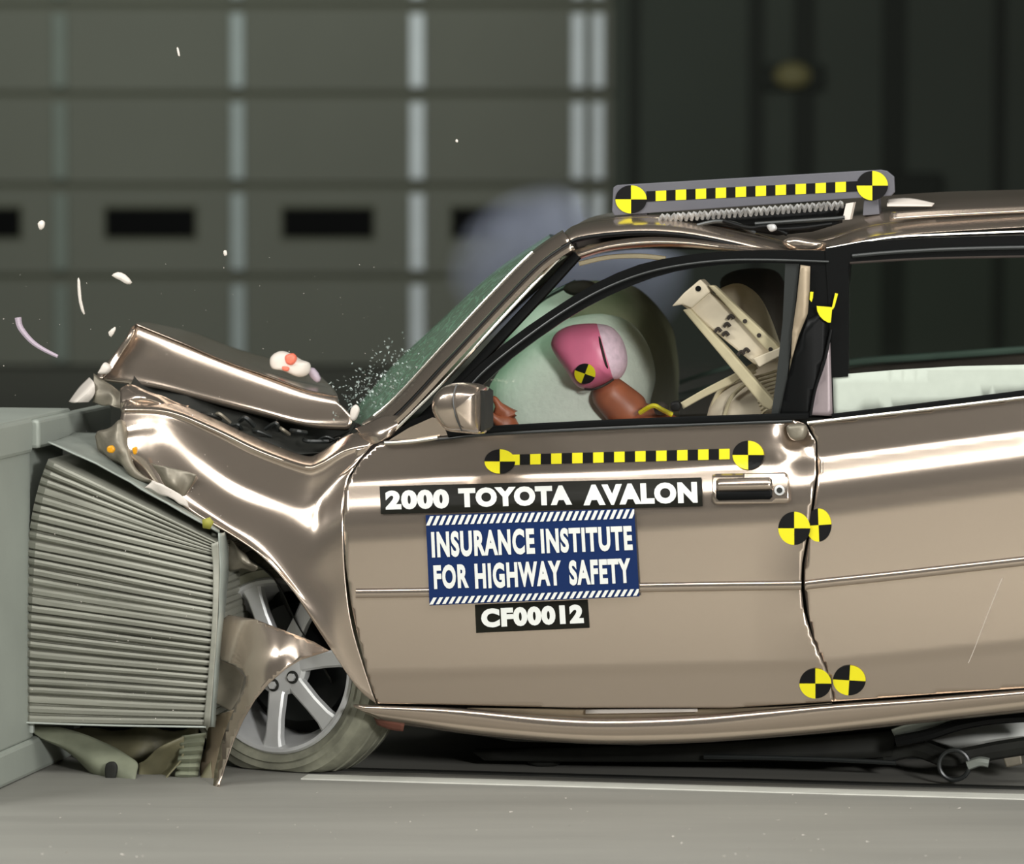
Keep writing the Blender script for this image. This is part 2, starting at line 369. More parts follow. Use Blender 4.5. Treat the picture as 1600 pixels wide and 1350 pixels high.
# ------------------------------------------------------------------ crash barrier block (left)
def V3(px, py, s):  # helper on the crash face plane: normal U, s metres toward the car
    d = ray(px, py); o = P(42, 1000, 0.0) + U * s; return C0 + d * ((o - C0).dot(U) / d.dot(U))
bar = thing('crash_barrier', G(-60, 1260), 'massive grey green steel crash barrier block at the left edge', 'barrier')
o = P(42, 1000, 0.0); zt = V3(42, 652, 0).z
on = V3(-10, 1000, 0); nb = N.dot(on - o)
base = Vector((o.x, o.y, 0))
vv, ff = boxf(base + U * -1.5 + N * -0.6, 1.5, 0.92, zt)
build('block', vv, ff, M['concrete'], bar, smooth=False, bevel=0.012)
vv, ff = boxf(base + U * -1.52 + N * -0.62 + Z * (zt - 0.018), 1.535, 0.95, 0.021)
build('top_plate', vv, ff, M['concrete'], bar, smooth=False, bevel=0.006)
zb = V3(20, 1172, 0.03).z
vv, ff = boxf(base + U * -1.0 + N * -0.6, 1.02, 0.93, zb)
build('base_plinth', vv, ff, M['concrete'], bar, smooth=False, bevel=0.01)
vv, ff = boxf(base + U * 0.0 + N * -0.6 + Z * zb, 0.012, 0.6, zt - zb - 0.0)
build('face_plate', vv, ff, M['concrete'], bar, smooth=False, bevel=0.008)
vv, ff = boxf(base + U * 0.0 + N * -0.6 + Z * (zt - 0.085), 0.020, 0.6, 0.085)
build('upper_lip', vv, ff, M['concrete'], bar, smooth=False, bevel=0.012)
vv, ff = boxf(base + U * 0.0 + N * 0.0 + Z * (zt - 0.075), 0.035, 0.62, 0.07)
build('top_rail', vv, ff, M['concrete'], bar, smooth=False, bevel=0.008)
vv, ff = boxf(base + U * 0.0 + N * -0.02 + Z * 0.10, 0.02, 0.015, 0.10)
build('corner_bracket', vv, ff, M['barrier_rim'], bar, smooth=False, bevel=0.003)
# ------------------------------------------------------------------ crushed aluminium honeycomb element
hc = thing('honeycomb_block', P(180, 1140, 0.1), 'crushed ribbed grey aluminium honeycomb block between barrier and front wheel', 'crash block')
LE = lerp([(0, 0), (1, 1)])
Lp = cr([(76, 716), (60, 760), (46, 830), (40, 920), (36, 1010), (35, 1128)], 20); Rp = [(341, 848), (341, 853), (340, 866), (337, 940), (332, 1040), (325, 1134)]
Rp = cr(Rp, 20)
def along(pl, t):
    d = [0]
    for a, b in zip(pl, pl[1:]): d.append(d[-1] + math.dist(a, b))
    s = t * d[-1]; k = max(0, min(len(pl) - 2, int(np.searchsorted(d, s)) - 1)); f = (s - d[k]) / max(1e-9, d[k + 1] - d[k])
    return (pl[k][0] + (pl[k + 1][0] - pl[k][0]) * f, pl[k][1] + (pl[k + 1][1] - pl[k][1]) * f)
NR = 29; vs = []; fs = []; mi = []; CW = 26; rowidx = []
for r in range(NR):
    t0 = r / NR; t1 = (r + 1) / NR
    jit = random.uniform(-0.12, 0.12); bul = random.uniform(0.5, 1.1); tone = random.choice([0, 0, 1])
    for q, (tt, dep) in enumerate(((t0 + 0.09 / NR, 0.018), (t0 + 0.24 / NR, 0.001), (t0 + 0.50 / NR, -0.002), (t0 + (0.90 - 0.12 * tone) / NR, 0.001), (t0 + 1.02 / NR, 0.018))):
        tl = min(1, tt); l = along(Lp, min(1, max(0, tl + jit / NR * 0.5)))
        tr = tl ** 1.0
        # right end: upper folds pinch together
        rr_ = along(Rp, max(0, (tr - 0.14) / 0.86) if tr > 0.2 else tr * 0.07 / 0.2)
        row = []
        for i in range(CW + 1):
            f = i / CW; x = l[0] + (rr_[0] - l[0]) * f; y = l[1] + (rr_[1] - l[1]) * f
            y += 1.0 * math.sin(f * 5 + r * 0.9) * (0.4 + 0.6 * random.random() * (f < .15)) - 6 * math.sin(f * math.pi) * max(0, 0.3 - tl)
            pin = 1.0 if tl > 0.3 else 1.0 - 0.75 * f * (1 - tl / 0.3)
            row.append(len(vs)); vs.append(P(x, y, -0.04 + 0.02 * (f < 0.02) + (dep * bul + 0.004 * noise.noise(Vector((f * 4, r, 0)))) * pin * (1.0)))
        rowidx.append(row)
for a, b in zip(rowidx, rowidx[1:]):
    for i in range(CW): fs.append((a[i], a[i + 1], b[i + 1], b[i]))
# give the block its depth: rear wall, ends, bottom
outer = rowidx[0] + [r[-1] for r in rowidx[1:-1]] + rowidx[-1][::-1] + [r[0] for r in rowidx[1:-1]][::-1]
k = len(vs); vs += [vs[i] + N * 0.42 for i in outer]; L = len(outer)
fs += [(outer[i], k + i, k + (i + 1) % L, outer[(i + 1) % L]) for i in range(L)] + [tuple(range(k, k + L))]
build('folded_core', vs, fs, M['alu'], hc, angle=28)
vs_, fs_ = [], []
# thin top skin lying over the folds, running down behind the right edge
patch('top_skin', [[(74, 692, -0.035), (150, 726, -0.04), (240, 775, -0.045), (342, 832, -0.045)],
                   [(100, 684, 0.10), (165, 706, 0.10), (255, 757, 0.10), (346, 822, 0.08)],
                   [(118, 676, 0.28), (205, 686, 0.30), (290, 742, 0.28), (362, 812, 0.22)]], M['alu_sheet'], hc, crumple=0.005, cs=14, thick=0.004)
patch('right_skin', [[(341, 832, -0.05), (343, 900, -0.048), (338, 1000, -0.045), (333, 1060, -0.04), (328, 1136, -0.035)],
                     [(350, 832, -0.02), (353, 880, -0.02), (346, 990, -0.02), (340, 1060, -0.02), (334, 1136, -0.02)],
                     [(354, 826, 0.12), (357, 880, 0.12), (348, 980, 0.12), (342, 1060, 0.12), (336, 1136, 0.12)]], M['alu_sheet'], hc, crumple=0.003, cs=14)
patch('edge_band', [[(330, 850, -0.052), (333, 900, -0.052), (330, 1000, -0.05), (318, 1134, -0.046)],
                    [(341, 846, -0.056), (343, 900, -0.045), (338, 1000, -0.052), (328, 1136, -0.048)]], M['alu'], hc)
tube('lower_edge', [(36, 1129, -0.045), (150, 1133, -0.045), (260, 1135, -0.045), (322, 1136, -0.045)], 0.0025, M['barrier_rim'], hc)
sheet('sticker', [(316, 812), (328, 808), (334, 816), (328, 827), (317, 825)], lambda x, y: -0.055, M['sticker'], hc, step=20)
# torn sheets hanging under the block
fl = thing('torn_bumper_sheet', G(210, 1243), 'curled grey plastic sheet with a hole under the ribbed block', 'torn plastic')
patch('sheet', [[(42, 1134, 0.06), (110, 1140, 0.05), (170, 1165, 0.03), (212, 1190, 0.0), (214, 1205, -0.02)],
                [(60, 1150, 0.03), (110, 1170, 0.02), (155, 1195, -0.01), (198, 1212, -0.04), (212, 1222, -0.05)],
                [(85, 1160, 0.06), (118, 1185, 0.05), (155, 1218, 0.02), (180, 1236, -0.01), (206, 1243, -0.04)]], M['plastic_grey'], fl, crumple=0.006, cs=12, thick=0.004)
blob('hole', [(165, 1195), (178, 1190), (184, 1200), (178, 1222), (166, 1220)], -0.035, 0.006, M['dark'], fl)
f2 = thing('crumpled_air_dam', G(275, 1240), 'olive crumpled plastic air dam on the floor left of the front tyre', 'torn plastic')
patch('front_fold', [[(214, 1192, 0.02), (240, 1178, 0.0), (262, 1165, -0.02), (285, 1152, 0.0)],
                     [(216, 1215, 0.03), (238, 1216, 0.05), (262, 1200, 0.05), (284, 1180, 0.0)],
                     [(206, 1243, 0.0), (226, 1243, 0.0), (246, 1240, 0.0), (262, 1215, -0.01)]], M['plastic_olive'], f2, crumple=0.012, cs=14, thick=0.004)
rows = []
for k in range(15):
    t = k / 14; dw = 0.012 * (k % 2)
    rows.append([(284 - 14 * t, 1150 + 84 * t, dw), (300 - 8 * t, 1148 + 88 * t, dw), (322 - 18 * t, 1145 + 92 * t, 0.02 + dw)])
patch('ribbed_side', rows, M['plastic_grey'], f2, n=2, thick=0.003, angle=20)
patch('corner_flap', [[(300, 1230, 0.0), (318, 1205, 0.02), (330, 1190, 0.03)], [(302, 1237, 0.0), (320, 1237, -0.01), (332, 1235, 0.0)]], M['plastic_olive'], f2, crumple=0.01, cs=20)
patch('shade_fill_fold', [[(110, 1138, .22), (190, 1140, .2), (260, 1142, .2), (318, 1142, .2)], [(130, 1170, .25), (200, 1180, .16), (262, 1175, .2), (312, 1180, .2)], [(150, 1214, .2), (210, 1222, .2), (262, 1218, .2), (306, 1224, .2)]], M['plastic_olive'], f2, crumple=0.02, cs=12)  # added olive sheet, fills the black gap with a shade tone
# dark stuff behind: crushed bumper beam
bm_ = thing('crushed_bumper_beam', G(200, 1225), 'dark crushed bumper beam in the shadow under the ribbed block', 'bumper')
vv, ff = boxf(P(120, 1215, 0.5), 0.34, 0.12, 0.14)
build('beam', vv, ff, M['dark'], bm_, smooth=False, bevel=0.02)
# ================================================================== THE CAR
car = thing('car', G(900, 1200, 0.0) , 'tan gold sedan with crushed front end and test stickers on its door', 'car')
# side surface of both doors: belt line, shoulder crease, bottom edge as functions of px
ybelt = lerp([(540, 700), (600, 690), (765, 674), (1235, 656), (1270, 660), (1600, 622)])
ycrs = lerp([(540, 757), (700, 748), (1000, 738), (1180, 727), (1240, 722), (1275, 718), (1600, 676)])
ybot = lerp([(540, 1098), (600, 1098), (900, 1106), (1140, 1106), (1305, 1096), (1600, 1076)])
ylow = lerp([(540, 1058), (700, 1054), (1300, 1040), (1600, 1008)])
def doorw(x, y, rear=False):
    b, c, l, t = ybelt(x), ycrs(x), ylow(x), ybot(x)
    base = float(np.interp(y, [b - 20, b, c - 12, c - 2, c + 8, c + 18, c + 28, c + 42, c + 60, c + 90, (c + l) / 2 + 20, l - 6, l + 4, t, t + 20],
                           [0.058, 0.054, 0.0460, 0.0435, 0.0345, 0.0256, 0.0170, 0.0085, 0.0035, 0.0008, 0.0, 0.000, 0.004, 0.013, 0.017]))
    if rear: return base
    # dent at the rear top corner of the front door
    g = math.exp(-(((x - 1246) / 26) ** 2 + ((y - 682) / 34) ** 2)); base += 0.028 * g
    g2 = math.exp(-(((x - 1215) / 30) ** 2 + ((y - 712) / 26) ** 2)); base += -0.010 * g2
    # rear edge of the front door bulges outwards below the moulding
    if not rear and x > 1180: base += -0.010 * math.exp(-((y - 960) / 90) ** 2) * min(1, (x - 1180) / 110)
    return base
def sm(f, r=3):
    def g(x, y): return (f(x, y) * 2 + f(x, y - r) + f(x, y + r)) / 4
    return g
dw = sm(doorw, 3); dwr = sm(lambda x, y: doorw(x, y, True), 3)
fd_o = [(594, 692), (765, 675), (1000, 664), (1236, 655), (1256, 662), (1274, 690), (1275, 740), (1268, 790), (1262, 830), (1253, 880), (1251, 915),
        (1256, 955), (1270, 1000), (1288, 1040), (1296, 1060), (1302, 1096), (1140, 1106), (900, 1106), (700, 1101), (590, 1099),
        (574, 1055), (560, 1000), (548, 940), (540, 880), (537, 820), (538, 765), (546, 748), (566, 716)]
def bevelw(f, edges=None): return f
front_door = sheet('front_door', fd_o, dw, M['paint'], car, step=6, thick=0.004, off=1)
rd_o = [(1262, 662), (1330, 653), (1450, 639), (1640, 616), (1640, 1072), (1450, 1085), (1303, 1096), (1292, 1050), (1272, 1002), (1262, 960),
        (1256, 915), (1257, 880), (1266, 830), (1272, 790), (1278, 740), (1277, 690)]
rear_door = sheet('rear_door', rd_o, lambda x, y: dwr(x, y) + 0.004, M['paint'], car, step=7, thick=0.004, off=1)
# inner door edge, dark gap behind
sheet('door_jamb', [(1235, 650), (1310, 650), (1320, 1100), (1235, 1100)], lambda x, y: 0.10, M['dark'], car, step=60)
sheet('hinge_pillar', [(548, 740), (600, 700), (640, 1105), (565, 1100)], lambda x, y: 0.10, M['dark'], car, step=60)
def strip(name, pts, hw, lift, wf, m, parent, n=6, thick=0.0, round_=True):
    """moulding lying on the door surface: pts centreline px, hw half height px, lift metres outwards"""
    c = cr(pts, n); rows = []
    prof = ((-1, 0.0), (-0.8, 0.5), (-0.45, 0.85), (0.0, 1.0), (0.45, 0.97), (0.85, 0.7), (1, 0.0))
    vs = []; L = len(prof)
    for x, y in c:
        for a, h in prof: vs.append(P(x, y + a * hw, wf(x, y + a * hw) - 0.001 - lift * h))
    fs = [(i * L + j, i * L + j + 1, (i + 1) * L + j + 1, (i + 1) * L + j) for i in range(len(c) - 1) for j in range(L - 1)]
    fs += [tuple(range(L)), tuple(reversed(range((len(c) - 1) * L, len(c) * L)))]
    return build(name, vs, fs, m, parent, angle=50)
strip('side_moulding', [(556, 927), (700, 925), (1000, 918), (1200, 915), (1252, 914)], 7.5, 0.006, dw, M['paint'], front_door)
strip('side_moulding', [(1258, 915), (1275, 912), (1400, 899), (1640, 872)], 7.5, 0.006, lambda x, y: dwr(x, y) + .003, M['paint'], rear_door)
# belt trims
tube('belt_seal', [(700, 678, 0.042), (765, 671, 0.042), (1000, 659, 0.042), (1236, 651, 0.045), (1262, 650, 0.045)], 0.0085, M['black'], front_door, flat=0.6)
tube('belt_trim', [(600, 691, 0.052), (690, 686, 0.045), (765, 678.5, 0.045), (1000, 667, 0.045), (1238, 658, 0.045)], 0.0038, M['trim'], front_door)
tube('chrome_belt', [(601, 692, 0.044), (640, 690, 0.042), (684, 684, 0.042)], 0.0048, M['chrome'], front_door)
tube('belt_trim', [(1262, 661, 0.052), (1320, 654, 0.05), (1450, 639, 0.05), (1640, 616, 0.05)], 0.0042, M['chrome'], rear_door)
tube('belt_seal', [(1300, 651, 0.052), (1450, 633, 0.052), (1640, 609, 0.052)], 0.007, M['black'], rear_door, flat=0.6)
# exposed latch cup at the rear top corner of the front door
blob('dented_latch_cup', [(1231, 664), (1256, 662), (1262, 672), (1256, 686), (1240, 688), (1231, 678)], 0.052, 0.016, M['primer'], front_door)
tube('lower_flange', [(1288, 1052, 0.01), (1290, 1078, 0.014)], 0.004, M['chrome'], front_door)

# --- stickers and signs on the door
def bil(q, u, v):
    (x0, y0), (x1, y1), (x2, y2), (x3, y3) = q   # tl, tr, br, bl
    return (x0 * (1 - u) * (1 - v) + x1 * u * (1 - v) + x2 * u * v + x3 * (1 - u) * v,
            y0 * (1 - u) * (1 - v) + y1 * u * (1 - v) + y2 * u * v + y3 * (1 - u) * v)
def text_arrays(s, q, u0, u1, v0, v1, wf, lift, bold=0.02, shear=0.0, step_v=0.03):
    cu = bpy.data.curves.new('t', 'FONT'); cu.body = s; cu.offset = bold; cu.shear = shear; cu.size = 1; cu.resolution_u = 4; cu.space_character = 1.13
    ob = bpy.data.objects.new('t', cu); sc.collection.objects.link(ob); bpy.context.view_layer.update()
    me = bpy.data.meshes.new_from_object(ob.evaluated_get(bpy.context.evaluated_depsgraph_get()))
    bm = bmesh.new(); bm.from_mesh(me); bpy.data.objects.remove(ob); bpy.data.meshes.remove(me); bpy.data.curves.remove(cu)
    xs = [v.co.x for v in bm.verts]; ys = [v.co.y for v in bm.verts]
    ax, bx, ay, by = min(xs), max(xs), min(ys), max(ys)
    for v in bm.verts:
        v.co.x = u0 + (v.co.x - ax) / (bx - ax) * (u1 - u0); v.co.y = v1 + (v.co.y - ay) / (by - ay) * (v0 - v1)
    cut(bm, abs(v1 - v0) / 7, 5)
    def f(u, v): x, y = bil(q, u, v); return P(x, y, wf(x, y) - lift)
    A = bm_arrays(bm, f); bm.free(); return A
def sign(name, q, wf, parent, bg, texts, stripes=(), lift=0.0022):
    bm = grid2d([(0, 0), (1, 0), (1, 1), (0, 1)], 0.05, 0.04)
    def f(u, v): x, y = bil(q, u, v); return P(x, y, wf(x, y) - lift)
    V, Fc = bm_arrays(bm, f); bm.free(); mi = [0] * len(Fc)
    for (s, u0, u1, v0, v1, bold) in texts:
        v_, f_ = text_arrays(s, q, u0, u1, v0, v1, wf, lift + 0.0018, bold); k = len(V); V += v_; Fc += [tuple(i + k for i in t) for t in f_]; mi += [1] * len(f_)
    for (v0, v1, n, sl) in stripes:
        for i in range(n):
            c0 = i / n; wd_ = 0.56 / n
            for a, b in ((0, .5), (.5, 1)):
                k = len(V); va = v0 + (v1 - v0) * a; vb = v0 + (v1 - v0) * b
                pts = [(c0 + sl * (1 - a), va), (c0 + wd_ + sl * (1 - a), va), (c0 + wd_ + sl * (1 - b), vb), (c0 + sl * (1 - b), vb)]
                for u, v in pts:
                    x, y = bil(q, min(1, u), v); V.append(P(x, y, wf(x, y) - lift - 0.0018))
                Fc.append((k, k + 1, k + 2, k + 3)); mi.append(1)
    o = build(name, V, Fc, [bg, M['white']], parent, smooth=False, mi=mi); return o
s1 = sign('model_sign', [(593, 760), (1096, 746), (1098, 791), (595, 803)], dw, front_door, M['signblack'],
          [('2000', 0.016, 0.214, 0.16, 0.86, 0.065), ('TOYOTA', 0.243, 0.595, 0.14, 0.84, 0.065), ('AVALON', 0.630, 0.985, 0.14, 0.88, 0.065)], lift=0.005)
s1['label'] = 'black sign with white lettering'
s2 = sign('institute_sign', [(665, 805), (991, 794), (999, 932), (671, 946)], dw, front_door, M['blue'],
          [('INSURANCE', 0.022, 0.515, 0.185, 0.475, 0.045), ('INSTITUTE', 0.545, 0.982, 0.195, 0.475, 0.045),
           ('FOR', 0.026, 0.192, 0.555, 0.825, 0.045), ('HIGHWAY', 0.222, 0.635, 0.555, 0.840, 0.045), ('SAFETY', 0.672, 0.967, 0.560, 0.845, 0.045)],
          [(0.012, 0.115, 33, 0.022), (0.915, 0.99, 33, 0.020)], lift=0.012)
s2['label'] = 'blue sign with white lettering and hatched edges'
s3 = sign('test_number_sign', [(742, 945), (918, 937), (921, 981), (744, 989)], dw, front_door, M['signblack'],
          [('CF00012', 0.05, 0.955, 0.15, 0.83, 0.065)], lift=0.003)
s3['label'] = 'small black sign with white number'
def disc_arrays(cx, cy, rx, ry, wf, lift, rot=0.0, shear=0.0, mask=None):
    V, Fc, mi = [], [], []
    for q in range(4):
        for r in range(4):
            for s in range(8):
                k = len(V)
                for rr_, ss in ((r, s), (r + 1, s), (r + 1, s + 1), (r, s + 1)):
                    a = rot + (q + ss / 8) * math.pi / 2; x = cx + math.cos(a) * rx * rr_ / 4 + shear * math.sin(a) * rr_ / 4; y = cy - math.sin(a) * ry * rr_ / 4
                    V.append(P(x, y, wf(x, y) - lift))
                Fc.append((k, k + 1, k + 2, k + 3) if r else (k, k + 1, k + 2)); mi.append(q % 2)
    return V, Fc, mi
def marker(cx, cy, rx, ry, wf, parent, lift=0.003, rot=0.0, flip=False, name='target_marker'):
    V, Fc, mi = disc_arrays(cx, cy, rx, ry, wf, lift, rot)
    ms = [M['yellow'], M['mblack']]
    if flip: ms.reverse()
    return build(name, V, Fc, ms, parent, smooth=False, mi=mi, thick=0.0006)
def checker(pts_x, yfun, h, wf, lift, parent, first=1, name='scale_strip'):
    V, Fc, mi = [], [], []
    for i, (a, b) in enumerate(zip(pts_x, pts_x[1:])):
        for t in range(2):
            x0 = a + (b - a) * t / 2; x1 = a + (b - a) * (t + 1) / 2; k = len(V)
            for x, y in ((x0, yfun(x0) - h), (x1, yfun(x1) - h), (x1, yfun(x1) + h), (x0, yfun(x0) + h)): V.append(P(x, y, wf(x, y) - lift))
            Fc.append((k, k + 1, k + 2, k + 3)); mi.append((i + first) % 2)
    return build(name, V, Fc, [M['yellow'], M['mblack']], parent, smooth=False, mi=mi, thick=0.0006)
marker(781, 721, 24, 19, dw, front_door)
marker(1169, 711, 24.5, 22.5, dw, front_door, lift=0.004)
xs = [798] + [812 + 16.4 * i for i in range(21)]
checker(xs, lerp([(800, 718.5), (1150, 709)]), 8.2, dw, 0.002, front_door, first=0)
marker(1241, 825.5, 25, 26, dw, front_door)
marker(1279, 820.5, 20, 26, lambda x, y: dwr(x, y) + 0.004, rear_door, rot=0.05)
marker(1274, 1068, 25, 23.5, dw, front_door)
marker(1327, 1063, 25.5, 23.5, lambda x, y: dwr(x, y) + 0.004, rear_door, rot=-0.06)

tube('scratch', [(1566, 903, .001), (1545, 955, .001), (1522, 1015, .001), (1513, 1036, .002)], .0006, M['debris'], rear_door, seg=4)
# --- door handle
hp = [(1113, 745), (1118, 742), (1227, 739), (1232, 743), (1234, 781), (1229, 786), (1119, 788), (1114, 784)]
plate_ = sheet('door_handle', hp, lambda x, y: dw(x, y) - 0.004, M['paint'], front_door, step=6, thick=0.005, off=-1)
rect = [(1119, 752), (1123, 748), (1202, 746), (1206, 749), (1207, 776), (1203, 780), (1123, 782), (1119, 778)]
cavity_m = M['int_dark']
a_ = sheet('handle_recess_shade', rect, lambda x, y: dw(x, y) - 0.0098, M['black'], plate_, step=10)  # black sheet over the plate, stands in for shade in the recess
patch('handle_grip', [[(1121, 749, 0.002), (1160, 747.5, 0.0), (1203, 746.5, 0.0)], [(1120, 757, -0.006), (1160, 756, -0.008), (1205, 755, -0.008)],
                      [(1120, 764, -0.004), (1160, 763, -0.007), (1206, 762, -0.007)], [(1121, 768, 0.004), (1160, 767, 0.002), (1205, 766, 0.002)]], M['paint'], plate_)
V, Fc, _ = disc_arrays(1218, 766, 8, 8, lambda x, y: dw(x, y), 0.0115)
build('key_lock', V, Fc, M['alloy'], plate_, smooth=False, thick=0.002)
V, Fc, _ = disc_arrays(1218, 766, 4.5, 4.5, lambda x, y: dw(x, y), 0.0135)
build('key_slot', V, Fc, M['dark'], plate_, smooth=False, thick=0.001)

# --- front wing, crumpled
fw_rows = [
    [(206, 606, .20), (262, 624, .21), (335, 655, .21), (405, 687, .21), (474, 712, .21), (500, 708, .19), (545, 680, .15), (586, 672, .11)],
    [(192, 636, .066), (262, 640, .064), (335, 668, .064), (402, 700, .064), (474, 726, .066), (500, 722, .072), (540, 700, .078), (580, 692, .082)],
    [(190, 645, .058), (260, 649, .056), (332, 679, .056), (398, 712, .057), (470, 738, .060), (499, 736, .066), (534, 716, .072), (573, 703, .076)],
    [(187, 662, .052), (256, 658, .050), (322, 700, .050), (388, 740, .050), (460, 768, .053), (494, 770, .062), (520, 752, .066), (556, 728, .068)],
    [(184, 676, .046), (252, 670, .042), (314, 716, .042), (376, 758, .043), (450, 786, .046), (489, 792, .054), (512, 776, .056), (543, 752, .052)],
    [(184, 690, .030), (244, 690, .026), (304, 738, .024), (364, 778, .024), (436, 810, .028), (482, 836, .024), (508, 830, .018), (536, 810, .010)],
    [(190, 712, .02), (238, 722, .010), (294, 774, .010), (352, 816, .010), (414, 850, .012), (468, 908, .010), (512, 915, .010), (540, 905, .003)],
    [(205, 735, .06), (246, 758, .0), (302, 800, -.008), (366, 838, -.008), (422, 880, -.006), (486, 952, .0), (526, 985, .004), (553, 990, .001)],
    [(212, 748, .08), (256, 770, .01), (318, 806, .0), (385, 846, .0), (437, 890, .0), (508, 1000, .0), (556, 1072, .004), (588, 1100, .012)]]
patch('front_wing', fw_rows, M['paint'], car, n=6, thick=0.003, crumple=0.001, cs=8, angle=70)
patch('wing_crease', [[(545, 690, .10), (562, 700, .07), (582, 692, .075)], [(520, 716, .10), (548, 722, .075), (570, 708, .07)], [(500, 752, .09), (530, 745, .065), (556, 726, .066)]], M['paint'], car, crumple=0.004, cs=14)
# --- folded bonnet
hood_rows = [
    [(232, 505, 1.10), (300, 520, 1.15), (370, 546, 1.15), (440, 566, 1.1), (485, 578, 1.0), (512, 600, .8)],
    [(220, 505, .70), (290, 528, .70), (362, 559, .70), (432, 583, .68), (482, 597, .62), (522, 610, .55)],
    [(214, 506, .36), (281, 533, .36), (353, 564, .36), (426, 589, .36), (481, 609, .355), (527, 619, .36)],
    [(211, 508, .338), (280, 536, .338), (352, 566, .338), (425, 592, .338), (480, 611, .336), (528, 622, .336)],
    [(207, 521, .325), (276, 550, .325), (348, 580, .326), (422, 604, .326), (478, 620, .325), (530, 630, .325)],
    [(192, 546, .317), (268, 570, .317), (340, 598, .319), (415, 622, .319), (480, 636, .319), (542, 642, .321)],
    [(166, 574, .309), (250, 594, .312), (330, 616, .315), (405, 636, .315), (478, 654, .315), (551, 654, .318)],
    [(158, 592, .304), (245, 604, .309), (325, 624, .313), (402, 643, .313), (480, 663, .312), (547, 668, .314)],
    [(160, 594, .32), (247, 607, .33), (327, 628, .33), (404, 648, .33), (482, 667, .33), (540, 672, .33)]]
patch('bonnet', hood_rows, M['paint'], car, n=6, thick=0.004, angle=80, crumple=0.0006, cs=7)
patch('bonnet_front_edge', [[(211, 508, .33), (203, 528, .33), (186, 550, .325), (166, 576, .32), (150, 588, .31)],
                            [(205, 512, .30), (196, 530, .29), (180, 552, .29), (160, 577, .28), (148, 592, .27)],
                            [(211, 515, .288), (202, 535, .285), (188, 556, .284), (175, 576, .27), (160, 592, .26)]], M['chrome'] if False else M['paint'], car)
patch('bumper_corner', [[(140, 590, .30), (124, 606, .30), (108, 628, .30)], [(147, 598, .24), (134, 612, .22), (116, 629, .22)], [(148, 612, .235), (145, 620, .23), (138, 628, .23)]], M['debris'], car)
blob('bumper_chip', [(156, 578), (164, 566), (174, 574), (168, 584), (154, 584)], .25, .015, M['debris'], car)
# --- crumpled engine bay edge, headlamp remains
patch('inner_wing', [[(200, 585, .30), (290, 615, .34), (400, 650, .36), (500, 690, .36), (548, 668, .33)],
                     [(215, 625, .24), (290, 650, .27), (400, 690, .28), (480, 715, .28), (540, 690, .27)]], M['dark'], car, crumple=0.03, cs=12)
patch('headlamp_panel', [[(148, 588, .26), (172, 596, .25), (190, 612, .24), (205, 600, .23)], [(150, 612, .24), (172, 618, .22), (186, 632, .21), (200, 628, .2)], [(142, 628, .24), (166, 636, .22), (182, 640, .20), (192, 640, .18)]], M['primer'], car, crumple=0.012, cs=20)
patch('slam_panel', [[(190, 606, .16), (215, 602, .15), (250, 618, .16), (290, 632, .2)], [(186, 625, .11), (218, 622, .10), (252, 632, .12), (285, 644, .16)], [(190, 642, .12), (222, 638, .12), (252, 640, .14), (278, 652, .18)]], M['paint'], car, crumple=0.012, cs=18)
patch('crushed_wing_tip', [[(148, 680, .06), (165, 668, .04), (184, 658, .03), (196, 664, .06)], [(152, 700, .05), (172, 694, .01), (190, 700, .0), (205, 715, .02)],
                           [(172, 716, .05), (188, 722, .01), (206, 736, .0), (228, 745, .0)], [(196, 738, .06), (210, 744, .03), (232, 760, .02), (262, 774, .0)]], M['primer'], car, crumple=0.016, cs=20)
patch('torn_liner', [[(225, 722, .02), (260, 730, -.01), (300, 745, .0)], [(235, 750, .03), (262, 756, -.02), (288, 772, .0)], [(240, 768, .04), (270, 778, .02), (300, 800, .02)]], M['primer'], car, crumple=0.014, cs=22)
patch('torn_foam', [[(235, 752, -.03), (255, 757, -.05), (290, 780, -.03)], [(228, 764, -.02), (252, 772, -.04), (296, 796, -.03)]], M['debris'], car, crumple=0.01, cs=26)
blob('amber_reflector', [(168, 698), (176, 696), (180, 702), (176, 708), (168, 706)], -.01, .006, M['amber'], car)
blob('amber_chip', [(207, 700), (214, 698), (214, 708), (209, 710)], -.07, .004, M['amber'], car)
for i in range(16):
    t = i / 15; x = 215 + 300 * t; y = 640 + 52 * t + random.uniform(-8, 8) - 4
    tube('engine_bay_wire', [(x, y, .30), (x + random.uniform(6, 18), y + random.uniform(-10, 6), .27), (x + random.uniform(14, 40), y + random.uniform(2, 12), .29)], random.uniform(.003, .007), random.choice([M['trim'], M['dark'], M['primer']]), car, seg=6)
blob('engine_block', [(250, 640), (420, 650), (540, 672), (520, 720), (440, 760), (420, 900), (345, 860), (300, 800), (240, 740)], .55, .16, M['dark'], car, crumple=0.02)
patch('wheel_liner', [[(342, 838, .12), (375, 858, .12), (430, 905, .12), (470, 985, .14), (520, 1060, .16)],
                      [(350, 845, .30), (380, 870, .30), (430, 920, .30), (468, 1000, .30), (520, 1080, .30)], [(350, 900, .45), (380, 960, .45), (430, 1000, .45), (468, 1080, .45), (520, 1120, .45)]], M['dark'], car, crumple=0.01)
patch('suspension_scrap', [[(348, 850, .08), (362, 846, .06), (385, 862, .06)], [(350, 872, .07), (370, 868, .05), (402, 888, .05)], [(352, 890, .09), (372, 890, .07), (395, 892, .08)]], M['primer'], car, crumple=0.015, cs=24)

